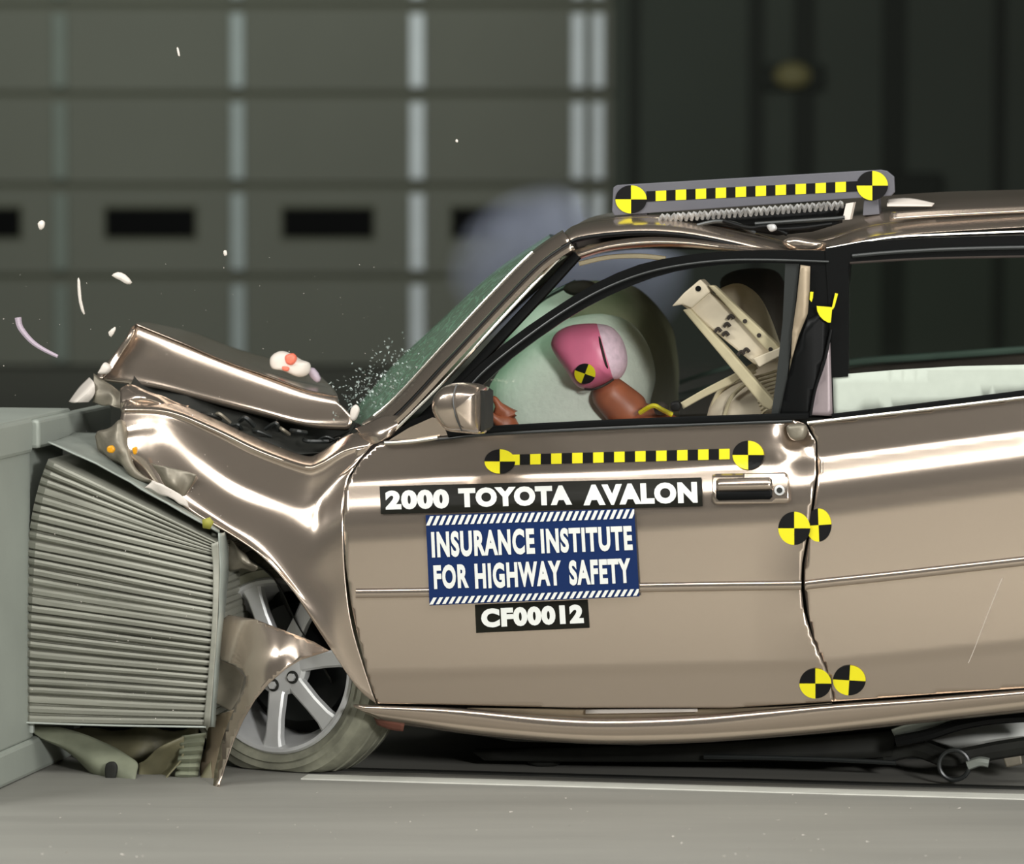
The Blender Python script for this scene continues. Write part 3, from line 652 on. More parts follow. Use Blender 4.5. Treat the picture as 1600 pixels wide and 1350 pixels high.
# --- front wheel, steered and broken
wc = P(432, 1040, 0.16)
ang = math.radians(28)
ax = Vector((-math.sin(ang), -math.cos(ang), 0.02)).normalized(); e1 = Vector((math.cos(ang), -math.sin(ang), 0)).normalized(); e2 = ax.cross(e1) * -1
if e2.z < 0: e2 = -e2
wheel = part_empty('front_wheel', wc, car)
def WP(r, a, d): return wc + e1 * (math.cos(a) * r) + e2 * (math.sin(a) * r) + ax * d
def lathe(name, prof, m, parent, seg=72, closed=True, squash=None):
    vs, fs = [], []; L = len(prof)
    for i in range(seg):
        a = 2 * math.pi * i / seg
        for r, d in prof:
            v = WP(r, a, d)
            if squash and v.z < squash: v.z = squash + (v.z - squash) * 0.1
            vs.append(v)
    for i in range(seg):
        for j in range(L if closed else L - 1): fs.append((i * L + j, i * L + (j + 1) % L, ((i + 1) % seg) * L + (j + 1) % L, ((i + 1) % seg) * L + j))
    return build(name, vs, fs, m, parent, angle=40)
R0 = 0.213
lathe('tyre', [(R0 - .004, -.005), (R0 + .010, .008), (R0 + .022, .016), (R0 + .026, .012), (R0 + .040, .015), (R0 + .044, .010), (R0 + .060, .006), (R0 + .072, -.012), (R0 + .0765, -.03), (R0 + .0745, -.032), (R0 + .0745, -.036), (R0 + .079, -.038),
               (R0 + .081, -.075), (R0 + .077, -.077), (R0 + .077, -.083), (R0 + .081, -.085), (R0 + .081, -.105), (R0 + .077, -.107), (R0 + .077, -.113), (R0 + .080, -.115), (R0 + .072, -.15), (R0 + .055, -.165), (R0 + .0, -.165)],
      M['tyre'], wheel, squash=0.004)
lathe('rim', [(R0 + .003, .004), (R0 - .002, .010), (R0 - .010, .008), (R0 - .016, -.004), (R0 - .020, -.03), (R0 - .035, -.06), (R0 - .035, -.15), (R0 - .002, -.16), (R0 - .002, -.02)], M['alloy'], wheel)
lathe('brake_disc', [(.03, -.10), (.145, -.10), (.145, -.12), (.03, -.12)], M['trim'], wheel)
lathe('wheel_back', [(.005, -.145), (R0 - .03, -.145), (R0 - .03, -.15), (.005, -.15)], M['dark'], wheel, seg=40)
for k in range(7):
    a = math.radians(112 - k * 360 / 7); vs, fs = [], []
    secs = [(.035, .026, -.018), (.07, .022, -.004), (.13, .020, .0), (.175, .022, .0), (R0 - .008, .030, .002)]
    for r, h, d in secs:
        for s, dd in ((-1, -.022), (-1, -.004), (-.75, 0), (.75, 0), (1, -.004), (1, -.022)):
            vs.append(WP(1, 0, 0) * 0 + wc + (e1 * math.cos(a) + e2 * math.sin(a)) * r + (e2 * math.cos(a) - e1 * math.sin(a)) * (h * s) + ax * (d + dd))
    for i in range(len(secs) - 1):
        for j in range(6): fs.append((i * 6 + j, i * 6 + (j + 1) % 6, (i + 1) * 6 + (j + 1) % 6, (i + 1) * 6 + j))
    fs += [tuple(range(6)), tuple(reversed(range((len(secs) - 1) * 6, len(secs) * 6)))]
    build('spoke', vs, fs, M['alloy'], wheel, angle=30)
lathe('hub', [(.001, -.006), (.03, -.006), (.066, -.008), (.074, -.016), (.074, -.04), (.001, -.04)], M['alloy'], wheel, seg=40, closed=False)
for k in range(5):
    a = math.radians(-32 - k * 72); c = WP(.050, a, -.006)
    for nm, r, h, mm in (('nut_recess', .016, .0015, M['dark']), ('wheel_nut', .010, .010, M['alloy'])):
        vs, fs = [], []; S = 6 if nm == 'wheel_nut' else 20
        for dd in (0, h):
            for j in range(S):
                g = 2 * math.pi * j / S; vs.append(c + e1 * (math.cos(g) * r) + e2 * (math.sin(g) * r) + ax * dd)
        fs = [tuple(range(S)), tuple(range(S, 2 * S))] + [(j, (j + 1) % S, (j + 1) % S + S, j + S) for j in range(S)]
        build(nm, vs, fs, mm, wheel, smooth=False)
# torn bumper skin across the wheel
tb = tps([(345, 962, .02), (400, 966, -.07), (455, 990, -.12), (512, 1016, -.06), (340, 1027, .0), (380, 1040, -.12), (440, 1022, -.16), (470, 1030, -.14), (425, 1063, -.17), (385, 1060, -.13),
          (395, 1100, -.16), (368, 1145, -.11), (345, 1190, -.10), (333, 1232, -.12), (360, 1100, -.08), (330, 1200, -.06), (410, 1000, -.12)], reg=0.001)
tbo = [(345, 970), (358, 961), (400, 968), (455, 990), (490, 1003), (514, 1017), (496, 1023), (470, 1031), (446, 1046), (420, 1068), (398, 1094), (380, 1125), (364, 1160), (352, 1196), (342, 1230), (333, 1236),
       (336, 1205), (345, 1165), (355, 1135), (368, 1105), (384, 1070), (386, 1058), (378, 1046), (368, 1040), (345, 1030), (336, 1026)]
sheet('torn_bumper_skin', tbo, tb, M['paint'], car, step=6, thick=0.003, angle=70)
tb2 = tps([(340, 1100, .03), (350, 1160, .02), (330, 1236, .0), (372, 1100, -.05), (322, 1180, .05), (310, 1210, .05)])
sheet('torn_inner_skin', [(336, 1118), (368, 1108), (356, 1140), (346, 1180), (338, 1236), (330, 1232), (314, 1215), (312, 1196), (322, 1170), (325, 1140)], tb2, M['paint_matte'], car, step=8)
prism('bumper_bracket', [(340, 1030), (366, 1040), (382, 1058), (374, 1092), (360, 1112), (334, 1098)], .0, .18, M['primer'], car, bevel=0.004)

# --- sill and underbody
sill = [[(553, 1101, .035), (640, 1104, .035), (720, 1107, .04), (850, 1118, .04), (950, 1122, .04), (1080, 1118, .04), (1200, 1109, .035), (1305, 1100, .03), (1450, 1090, .03), (1640, 1074, .03)],
        [(553, 1104, .012), (640, 1107, .012), (720, 1111, .015), (850, 1123, .02), (950, 1127, .02), (1080, 1123, .02), (1200, 1114, .015), (1305, 1105, .012), (1450, 1095, .012), (1640, 1079, .012)],
        [(575, 1115, .02), (650, 1124, .02), (730, 1132, .02), (850, 1142, .02), (950, 1146, .02), (1080, 1143, .02), (1200, 1137, .02), (1305, 1128, .02), (1450, 1112, .02), (1640, 1092, .02)],
        [(600, 1128, .07), (660, 1136, .07), (740, 1147, .07), (850, 1157, .07), (950, 1162, .07), (1080, 1160, .07), (1200, 1152, .07), (1305, 1143, .07), (1450, 1128, .07), (1640, 1108, .07)],
        [(600, 1124, .16), (660, 1132, .16), (740, 1143, .16), (850, 1152, .16), (950, 1156, .16), (1080, 1154, .16), (1200, 1146, .16), (1305, 1136, .16), (1450, 1120, .16), (1640, 1100, .16)]]
patch('sill', sill, M['paint'], car, n=4, thick=0.003)
patch('sill_step', [[(730, 1106, .045), (850, 1107, .045), (1000, 1108, .045), (1200, 1105, .045), (1300, 1098, .045)], [(730, 1112, .05), (850, 1122, .05), (1000, 1125, .05), (1200, 1112, .05), (1300, 1104, .05)]], M['paint_matte'], car)
patch('seam_strip', [[(915, 1109, .035), (1000, 1108, .035), (1090, 1107, .035)], [(915, 1115, .03), (1000, 1114, .03), (1090, 1112, .03)]], M['debris'], car, n=3)
patch('undercoat_patch', [[(585, 1122, .05), (605, 1126, .05), (632, 1132, .055)], [(590, 1132, .07), (612, 1140, .07), (630, 1142, .07)]], M['rust'], car, n=3)
def zof(px, py, w): return P(px, py, w).z
# floor pan: a dark slab with slight slope under the cabin
fp = []
for x, y in ((560, 1118), (800, 1158), (1000, 1165), (1300, 1140), (1660, 1100)):
    p0 = P(x, y, .10); fp.append(p0)
vs = []
for p_ in fp: vs += [p_, p_ + N * 1.55, p_ + N * 1.55 + Z * .06, p_ + Z * .06]
fs = [(i * 4 + j, i * 4 + (j + 1) % 4, (i + 1) * 4 + (j + 1) % 4, (i + 1) * 4 + j) for i in range(4) for j in range(4)] + [(0, 1, 2, 3), (16, 17, 18, 19)]
build('floor_pan', vs, fs, M['dark'], car, smooth=False)
patch('chassis_rail', [[(740, 1172, .35), (900, 1166, .35), (1100, 1160, .35), (1280, 1150, .35), (1400, 1140, .35)], [(760, 1186, .35), (900, 1188, .35), (1100, 1188, .35), (1280, 1186, .35), (1396, 1180, .35)]], M['dark'], car, n=3, thick=0.05)
blob('subframe_end', [(820, 1178), (860, 1168), (880, 1180), (872, 1196), (835, 1196)], .4, .05, M['dark'], car)
tube('exhaust_pipe', [(900, 1186, .7), (1100, 1190, .7), (1250, 1194, .7), (1400, 1190, .7), (1480, 1185, .7)], .022, M['trim'], car)
tube('brake_pipe', [(1100, 1182, .3), (1200, 1184, .3), (1300, 1187, .3), (1400, 1192, .3)], .006, M['trim'], car)
patch('pale_underbody_panel', [[(1430, 1148, .55), (1500, 1130, .5), (1580, 1122, .5), (1660, 1118, .5)], [(1480, 1165, .5), (1530, 1158, .45), (1590, 1150, .45), (1660, 1145, .45)], [(1500, 1176, .6), (1540, 1172, .55), (1600, 1160, .55), (1660, 1155, .55)]], M['white'], car)  # white curved panel under the rear door
patch('heat_shield', [[(1395, 1140, .2), (1450, 1122, .2), (1520, 1113, .2), (1600, 1108, .2)], [(1398, 1152, .25), (1450, 1142, .25), (1510, 1128, .25), (1590, 1114, .25)]], M['alu_sheet'], car, crumple=0.006, cs=18)
tube('trailing_arm', [(1400, 1158, .22), (1450, 1148, .22), (1500, 1132, .22), (1560, 1122, .22), (1640, 1118, .22)], .014, M['black'], car)
tube('torsion_arm', [(1380, 1180, .35), (1430, 1170, .35), (1480, 1185, .3), (1520, 1180, .3), (1560, 1172, .3), (1640, 1160, .3)], .022, M['dark'], car)
# tow eye ring
tc_ = P(1491, 1195, .22); pts = [tc_ + U * (math.cos(g) * .036) + Z * (math.sin(g) * .036) for g in [2 * math.pi * k / 24 for k in range(25)]]
tubeW('tow_eye', pts, .0055, M['trim'], car, smoothn=1)
tube('tow_eye_arm', [(1512, 1196, .22), (1530, 1190, .22), (1545, 1192, .22)], .012, M['alu_sheet'], car)
prism('bracket_plate', [(1560, 1166), (1592, 1158), (1598, 1195), (1572, 1200)], .3, .34, M['primer'], car, bevel=.004)

# --- A pillar, roof rail, windscreen frame
ap = [(572, 672), (620, 634), (700, 548), (780, 462), (840, 402), (886, 370)]
ap = cr(ap, 4)
def offp(pl, d):
    out = []
    for i, p in enumerate(pl):
        a, b = pl[max(0, i - 1)], pl[min(len(pl) - 1, i + 1)]; t = np.array([b[0] - a[0], b[1] - a[1]], float); t /= np.linalg.norm(t)
        out.append((p[0] - t[1] * -1 * d * -1, p[1] + t[0] * d * 1) if False else (p[0] + (-t[1]) * d, p[1] + t[0] * d))
    return out
def prow(d, w): return [(x, y, w) for x, y in offp(ap, d)]   # positive d = towards lower right
def taper(row, k0, k1, base):  # widen the pillar toward its foot
    return row
patch('a_pillar', [prow(-12, .24), prow(-9, .19), prow(-2, .15), prow(7, .13), prow(10, .15)], M['paint'], car, n=1, angle=70)
tube('windscreen_edge_glint', [(x, y, .20) for x, y in offp(ap, -11)][2:-4], .004, M['chrome'], car, smoothn=2)  # bright tube added as the highlight along the pillar's outer edge
tube('drip_seal', [(x, y, .125) for x, y in offp(ap, 11)][1:], .0045, M['black'], car, smoothn=2)
patch('pillar_flange', [prow(12, .12), prow(16, .085), prow(21, .085), prow(25, .11)], M['paint'], car, n=1, angle=70)
tube('pillar_bright_strip', [(600, 688, .08), (640, 650, .08), (700, 590, .08), (760, 524, .08), (830, 449, .09), (893, 384, .10)], .0042, M['chrome'], car)
tube('door_seal', [(622, 690, .10), (660, 656, .10), (715, 601, .10), (780, 530, .10), (840, 466, .11), (902, 398, .12)], .013, M['black'], car, flat=.6)
patch('pillar_foot', [[(556, 670, .14), (578, 660, .12), (600, 650, .11), (622, 650, .10)], [(566, 684, .10), (584, 676, .075), (606, 668, .07), (622, 664, .08)], [(576, 698, .09), (592, 692, .065), (606, 684, .065), (614, 680, .08)]], M['paint'], car)
blob('pillar_corner_chip', [(548, 640), (556, 632), (562, 640), (556, 656), (548, 656)], .25, .008, M['debris'], car)
# roof rail layers
R1 = [(880, 372), (900, 358), (950, 350), (1010, 347), (1070, 351), (1130, 362), (1190, 376), (1236, 388)]
R2 = [(1236, 388), (1290, 384), (1350, 366), (1420, 355), (1500, 349), (1640, 341)]
def rr(pl, dy, w): return [(x, y + dy, w) for x, y in pl]
patch('roof_rail', [rr(R1, -6, .26), rr(R1, 0, .20), rr(R1, 7, .16), rr(R1, 14, .15)], M['paint'], car, angle=70)
tube('roof_seal', rr(R1, 17, .15), .006, M['black'], car)
patch('door_top_flange', [[(x, y, .15) for x, y in ((896, 392), (950, 378), (1010, 371), (1070, 373), (1130, 380), (1190, 388), (1240, 393))],
                          [(x, y, .115) for x, y in ((898, 400), (950, 385), (1010, 378), (1070, 379), (1130, 386), (1190, 393), (1240, 397))],
                          [(x, y, .13) for x, y in ((902, 406), (950, 392), (1010, 386), (1070, 386), (1130, 391), (1190, 397), (1240, 400))]], M['paint'], car, angle=70)
tube('inner_header_edge', [(905, 412, .22), (950, 402, .22), (1000, 400, .22), (1040, 404, .22)], .006, M['beige_rib'], car)
patch('rear_roof_rail', [rr(R2, -8, .26), rr(R2, 0, .20), rr(R2, 7, .16), rr(R2, 12, .15)], M['paint'], car, angle=70)
tube('rear_roof_bright_strip', [(1292, 389, .13), (1330, 382, .13), (1400, 371, .13), (1500, 366, .13), (1640, 361, .13)], .0042, M['chrome'], car)
# roof skin with a crush fold ahead of the B pillar
roof = [
    [(882, 370, .26), (905, 353, .26), (960, 343, .26), (1030, 341, .26), (1100, 348, .26), (1170, 364, .26), (1236, 382, .26), (1290, 377, .26), (1350, 360, .26), (1420, 348, .26), (1500, 341, .26), (1640, 333, .26)],
    [(884, 366, .34), (908, 349, .34), (960, 338, .34), (1030, 334, .34), (1100, 338, .34), (1170, 350, .34), (1236, 362, .34), (1290, 352, .34), (1350, 336, .34), (1420, 327, .34), (1500, 323, .34), (1640, 318, .34)],
    [(890, 362, .55), (915, 345, .55), (965, 334, .55), (1030, 328, .55), (1100, 326, .55), (1170, 330, .55), (1236, 334, .55), (1290, 328, .55), (1350, 318, .55), (1420, 311, .55), (1500, 306, .55), (1640, 301, .55)],
    [(900, 356, 1.0), (925, 341, 1.0), (975, 331, 1.0), (1035, 325, 1.0), (1100, 320, 1.0), (1170, 320, 1.0), (1236, 320, 1.0), (1290, 315, 1.0), (1350, 309, 1.0), (1420, 304, 1.0), (1500, 300, 1.0), (1640, 297, 1.0)],
    [(920, 366, 1.5), (940, 352, 1.5), (990, 344, 1.5), (1040, 338, 1.5), (1100, 335, 1.5), (1170, 335, 1.5), (1236, 335, 1.5), (1290, 330, 1.5), (1350, 324, 1.5), (1420, 320, 1.5), (1500, 316, 1.5), (1640, 312, 1.5)]]
patch('roof', roof, M['paint'], car, n=4, angle=70)
patch('roof_highlight_fold', [[(1392, 332, .256), (1450, 328, .256), (1520, 325, .256), (1640, 320, .256)], [(1392, 344, .246), (1450, 340, .246), (1520, 336, .246), (1640, 330, .246)]], M['paint'], car, n=4)  # raised strip added, tilted to catch light as the roof highlight
# sunroof opening with torn braid and cables
sheet('sunroof_opening', [(1035, 346), (1100, 338), (1200, 328), (1322, 320), (1316, 348), (1270, 362), (1215, 368), (1150, 358), (1080, 348)], lambda x, y: .245, M['black'], car, step=20)
vs_, fs_ = [], []
for i in range(34):
    x = 1030 + i * 8.4; y = 342 - i * 0.62
    v, f = tubeW('x', [P(x, y + 5, .23), P(x + 5 + random.uniform(-2, 2), y - 6, .215), P(x + 9, y + 3 + random.uniform(-2, 2), .23)], .0045, None, raw=True, seg=6, smoothn=3)
    vs_, fs_ = merge((vs_, fs_), (v, f))
build('torn_braid', vs_, fs_, M['rope'], car)
prism('sunroof_edge', [(1322, 318), (1334, 316), (1328, 343), (1316, 344)], .20, .24, M['debris'], car)
for pts in ([(1090, 352, .22), (1120, 346, .21), (1150, 350, .20), (1180, 364, .21)], [(1180, 350, .2), (1240, 346, .2), (1300, 342, .2), (1320, 340, .2)],
            [(1185, 352, .2), (1215, 358, .19), (1255, 356, .19), (1300, 350, .2)], [(1130, 345, .2), (1170, 356, .19), (1200, 354, .19), (1230, 366, .19)]):
    tube('loose_cable', pts, .005, random.choice([M['trim'], M['black']]), car)
blob('cable_clip', [(1198, 352), (1210, 350), (1214, 358), (1204, 362)], .18, .008, M['rope'], car)
patch('torn_roof_flap', [[(1386, 312, .34), (1420, 310, .34), (1460, 318, .33)], [(1386, 322, .30), (1420, 322, .30), (1456, 322, .31)]], M['debris'], car)
blob('roof_fold_knot', [(1222, 378), (1240, 370), (1270, 374), (1290, 380), (1280, 392), (1240, 392)], .17, .03, M['paint'], car, crumple=0.006)
# --- door window frames (black)
arch = [(728, 604, .085), (760, 570, .085), (820, 522, .085), (880, 480, .085), (940, 446, .085), (1000, 422, .085), (1060, 408, .085), (1130, 400, .085), (1200, 399, .085), (1295, 402, .085)]
sheet('front_window_frame', [(722, 598), (790, 536), (860, 486), (930, 443), (1000, 413), (1070, 399), (1140, 392), (1220, 391), (1300, 393), (1300, 412), (1250, 412), (1170, 411), (1090, 418), (1020, 434), (950, 463), (880, 502), (800, 560), (752, 604), (735, 610)],
      lambda x, y: .085, M['black'], front_door, step=12, thick=.018, smoothn=2)
tube('frame_highlight', [(x, y + 7, .070) for x, y, _ in arch], .0030, M['trim'], front_door)
sheet('window_rear_channel', [(1228, 410), (1250, 410), (1244, 470), (1234, 560), (1226, 648), (1206, 648), (1214, 590), (1224, 500)], lambda x, y: .09, M['trim'], front_door, step=20, thick=.02)
sheet('quarter_panel', [(600, 690), (645, 655), (690, 640), (722, 610), (735, 606), (760, 620), (765, 672), (690, 682)], lambda x, y: .085, M['black'], front_door, step=20, thick=.01)
sheet('mirror_sail', [(606, 689), (640, 668), (676, 652), (690, 655), (700, 680), (640, 686)], lambda x, y: .065, M['paint'], front_door, step=10, thick=.01)
# rear door frame and B pillar
bp_ = [(1252, 392), (1330, 392), (1326, 440), (1312, 500), (1300, 520), (1302, 650), (1218, 650), (1228, 600), (1242, 545), (1262, 492), (1268, 470), (1250, 400)]
bpl = sheet('b_pillar', bp_, lambda x, y: .075, M['black'], car, step=12, thick=.03, off=1)
sheet('b_pillar_gloss_face', [(1240, 560), (1262, 500), (1300, 480), (1290, 560), (1262, 650), (1218, 650)], lambda x, y: .060 + abs(x - 1255) * .0003, M['black'], bpl, step=12, thick=.004)
sheet('pillar_cover', [(1297, 528), (1301, 650), (1262, 648), (1278, 590)], lambda x, y: .066, M['greyviolet'], bpl, step=12, thick=.004)
tube('pillar_cover_edge', [(1299, 515, .06), (1288, 565, .055), (1274, 608, .055), (1266, 650, .055)], .0035, M['black'], bpl)
sheet('pillar_paint', [(1251, 414), (1266, 416), (1265, 455), (1262, 490), (1248, 524), (1236, 566), (1238, 520), (1245, 470)], lambda x, y: .062, M['paint_matte'], bpl, step=12, thick=.004)
V = []; Fc = []
def poly_add(pts, w):
    k = len(V); V.extend(P(x, y, w) for x, y in pts); Fc.append(tuple(range(k, k + len(pts))))
q = [(1303, 481)] + [(1303 + math.cos(a) * 27, 481 + math.sin(a) * 24) for a in [math.pi / 2 + math.pi / 2 * k / 8 for k in range(9)]]
q = [(1300.5, 480), (1276, 478), (1277, 486), (1281, 494), (1287, 500), (1294, 504), (1298, 504)]
poly_add(q, .052); poly_add([(1300, 480), (1305, 458), (1309.5, 459), (1304, 479), (1301, 484)], .052); poly_add([(1266, 456), (1271, 456), (1270, 466), (1268, 472), (1265, 468)], .052)
build('clipped_target_marker', V, Fc, M['yellow'], bpl, smooth=False, thick=.001)
sheet('rear_window_frame', [(1290, 388), (1350, 377), (1450, 371), (1640, 366), (1640, 400), (1450, 404), (1326, 413), (1326, 588), (1297, 590), (1297, 500), (1292, 420)], lambda x, y: .08, M['black'], rear_door, step=16, thick=.02)
tube('frame_highlight', [(1332, 400, .065), (1400, 394, .065), (1500, 389, .065), (1640, 386, .065)], .005, M['trim'], rear_door)
tube('frame_highlight', [(1328, 411, .068), (1450, 404, .068), (1640, 400, .068)], .0028, M['int_dark'], rear_door)
sheet('window_panel', [(1301, 586), (1400, 578), (1500, 572), (1640, 569), (1640, 610), (1500, 627), (1400, 640), (1303, 652)], lambda x, y: .075, M['foam'], rear_door, step=20, thick=.004)
sheet('window_glass', [(1326, 412), (1640, 398), (1640, 572), (1326, 588)], lambda x, y: .09, M['glass_dark'], rear_door, step=60, thick=0)
sheet('window_glass', [(752, 606), (800, 560), (880, 502), (950, 463), (1020, 434), (1090, 418), (1170, 411), (1236, 412), (1210, 650), (765, 672)], lambda x, y: .088, M['glass'], front_door, step=60, thick=0)
# --- door mirror
mir = blob('door_mirror', [(684, 652), (678, 636), (681, 618), (694, 604), (716, 598), (740, 599), (757, 603), (761, 610), (761, 640), (760, 672), (752, 678), (725, 676), (700, 672)], -.09, .085, M['paint'], front_door, e1=.32, e2=1.3, K=8, n=3)
tube('mirror_gap', [(714, 600, -.17), (708, 622, -.18), (712, 650, -.18), (722, 674, -.17)], .0018, M['trim'], mir)
sheet('mirror_glass', [(758, 608), (764, 612), (764, 668), (758, 674)], lambda x, y: -.09, M['dark'], mir, step=20, thick=.10)
# --- windscreen: green laminated glass seen at a low angle
ws = [[(572, 668, .22), (640, 606, .22), (720, 518, .22), (790, 442, .22), (870, 374, .26)],
      [(560, 662, .5), (626, 590, .5), (706, 508, .5), (778, 434, .5), (862, 372, .5)],
      [(548, 655, .8), (612, 578, .8), (696, 497, .8), (770, 428, .8), (858, 368, .8)],
      [(556, 640, 1.2), (622, 566, 1.2), (704, 490, 1.2), (778, 422, 1.2), (862, 366, 1.2)],
      [(600, 625, 1.6), (660, 566, 1.6), (740, 490, 1.6), (806, 424, 1.6), (880, 372, 1.6)]]
patch('windscreen', ws, M['windshield'], car, n=4, thick=0)
# glass crumbs along the base of the windscreen
vs_, fs_ = [], []
for i in range(520):
    t = random.random(); x = 535 + 105 * t + random.gauss(0, 16); y = 636 - 66 * t + random.gauss(0, 24); wv = random.uniform(.2, .9); s = random.uniform(.0015, .005)
    if y > 655 or x > 700: continue
    c = P(x, y, wv); k = len(vs_); r_ = [Vector((random.uniform(-s, s), random.uniform(-s, s), random.uniform(-s, s))) for _ in range(4)]
    vs_ += [c + q_ for q_ in r_]; fs_ += [(k, k + 1, k + 2), (k, k + 2, k + 3), (k, k + 1, k + 3), (k + 1, k + 2, k + 3)]
o = build('glass_crumbs', vs_, fs_, M['shard'], None, smooth=False); tag(o, 'spray of tiny broken glass crumbs at the foot of the windscreen', 'broken glass', kind='stuff')
# --- far side of the cabin
patch('far_door', [[(560, 650, 1.78), (800, 640, 1.78), (1100, 618, 1.78), (1350, 572, 1.78), (1680, 548, 1.78)], [(560, 700, 1.78), (800, 690, 1.78), (1100, 670, 1.78), (1350, 640, 1.78), (1680, 630, 1.78)], [(560, 1060, 1.78), (800, 1060, 1.78), (1100, 1060, 1.78), (1350, 1060, 1.78), (1680, 1050, 1.78)]], M['int_dark'], car, n=3, thick=.03)
tube('far_belt_trim', [(1050, 622, 1.7), (1180, 590, 1.7), (1330, 566, 1.7), (1450, 557, 1.7), (1660, 542, 1.7)], .010, M['teal'], car)
tube('far_roof_rail', [(905, 385, 1.55), (1000, 372, 1.55), (1200, 376, 1.55), (1330, 384, 1.55), (1660, 372, 1.55)], .03, M['int_dark'], car)
tube('far_a_pillar', [(640, 622, 1.68), (730, 540, 1.64), (820, 455, 1.6), (905, 388, 1.55)], .022, M['int_dark'], car)
tube('far_belt_line', [(1055, 600, 1.7), (1100, 585, 1.7), (1160, 568, 1.7)], .006, M['teal'], car)
patch('headlining', [[(905, 392, .3), (1000, 384, .3), (1100, 388, .3), (1230, 400, .3), (1350, 384, .3), (1660, 372, .3)], [(920, 384, 1.5), (1000, 374, 1.5), (1100, 374, 1.5), (1230, 384, 1.5), (1350, 384, 1.5), (1660, 366, 1.5)]], M['beige_rib'], car, n=3)
patch('dashboard', [[(600, 668, .3), (680, 650, .3), (760, 662, .3), (800, 690, .3)], [(600, 664, 1.6), (680, 646, 1.6), (760, 656, 1.6), (800, 690, 1.6)]], M['int_dark'], car, n=3, thick=.02)
blob('rear_view_mirror', [(880, 452), (892, 440), (918, 438), (932, 446), (922, 458), (896, 462)], .9, .03, M['int_dark'], car)
tube('sun_visor_rod', [(808, 500, .9), (850, 466, .9), (900, 440, .9)], .006, M['trim'], car)
# airbags
blob('driver_airbag', [(770, 612), (784, 580), (820, 540), (862, 508), (908, 492), (950, 492), (985, 512), (1008, 545), (1018, 590), (1012, 630), (1000, 680), (960, 720), (820, 720), (778, 660)], .66, .24, M['bag'], car, e1=.45, K=9, crumple=.006)
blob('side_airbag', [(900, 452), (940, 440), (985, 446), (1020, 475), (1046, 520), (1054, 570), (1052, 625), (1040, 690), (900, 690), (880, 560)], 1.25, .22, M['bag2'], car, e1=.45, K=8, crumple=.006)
blob('passenger_airbag', [(786, 600), (800, 520), (836, 470), (880, 448), (920, 470), (930, 560), (900, 660), (800, 660)], 1.25, .2, M['bag'], car, e1=.45, K=8)
# seat, head restraint
blob('head_restraint', [(1120, 460), (1136, 446), (1158, 444), (1182, 462), (1200, 496), (1216, 540), (1222, 565), (1190, 575), (1160, 540), (1130, 500)], .52, .12, M['beige'], car, e1=.5)
blob('rear_head_restraint', [(1128, 448), (1144, 424), (1200, 420), (1222, 440), (1236, 500), (1236, 580), (1205, 560), (1170, 500)], 1.0, .12, M['int_dark'], car, e1=.4)
blob('front_seat_backrest', [(1112, 650), (1122, 616), (1142, 592), (1180, 570), (1230, 560), (1260, 600), (1260, 720), (1240, 960), (1120, 960), (1090, 760)], .5, .22, M['beige'], car, e1=.3)
for i in range(10):
    tube('seat_rib', [(1172 + i * 2.2, 592 + i * 6.0, .275), (1200, 584 + i * 6.2, .262), (1222, 577 + i * 6.4, .262)], .0042, M['beige_rib'], car, seg=6)
tube('seat_piping', [(1110, 650, .33), (1122, 615, .33), (1150, 592, .32), (1180, 580, .31)], .006, M['beige_rib'], car)
tube('seat_piping', [(1132, 650, .28), (1142, 622, .28), (1165, 600, .28), (1185, 592, .28)], .005, M['beige_rib'], car)
# torn pillar trim lying across the window
pt = prism('torn_pillar_trim', [(1062, 474), (1098, 448), (1222, 548), (1214, 562), (1186, 572), (1176, 568)], .20, .245, M['beige'], car, bevel=.006)
prism('trim_end_hook', [(1049, 479), (1068, 458), (1094, 436), (1104, 446), (1110, 456), (1080, 482), (1066, 476)], .19, .25, M['beige'], pt, bevel=.004)
prism('trim_side_rail', [(1106, 446), (1116, 446), (1212, 536), (1220, 548), (1214, 556), (1196, 546)], .175, .205, M['beige_rib'], pt, bevel=.004)
prism('trim_lower_rail', [(1066, 484), (1078, 482), (1140, 548), (1212, 630), (1204, 642), (1192, 636), (1126, 556)], .18, .215, M['beige_rib'], pt, bevel=.004)
prism('trim_foot', [(1176, 560), (1216, 544), (1222, 538), (1220, 556), (1186, 574)], .17, .215, M['beige'], pt, bevel=.003)
for x, y in ((1122, 516), (1136, 508), (1134, 522), (1158, 552), (1166, 548), (1142, 496)):
    tube('clip_slot', [(x - 5, y + 3, .192), (x, y - 3, .192), (x + 5, y + 2, .192)], .0042, M['int_dark'], pt, seg=6)
for x, y in ((1164, 502), (1186, 524), (1204, 546)):
    V_, F_, _ = disc_arrays(x, y, 3.5, 3.5, lambda a, b: .173, 0.0); build('screw_hole', V_, F_, M['int_dark'], pt, smooth=False, thick=.001)
V_, F_, _ = disc_arrays(1091, 451, 4.5, 4.5, lambda a, b: .188, 0.0); build('bolt_hole', V_, F_, M['black'], pt, smooth=False, thick=.001)
# belt stalk
patch('seat_belt', [[(1062, 630, .24), (1100, 608, .24), (1150, 582, .24), (1178, 566, .26)], [(1068, 639, .24), (1106, 618, .24), (1156, 594, .24), (1184, 576, .26)]], M['beige_rib'], car, thick=.004)
blob('belt_buckle', [(1048, 630), (1060, 626), (1066, 634), (1062, 642), (1050, 642)], .24, .012, M['black'], car)
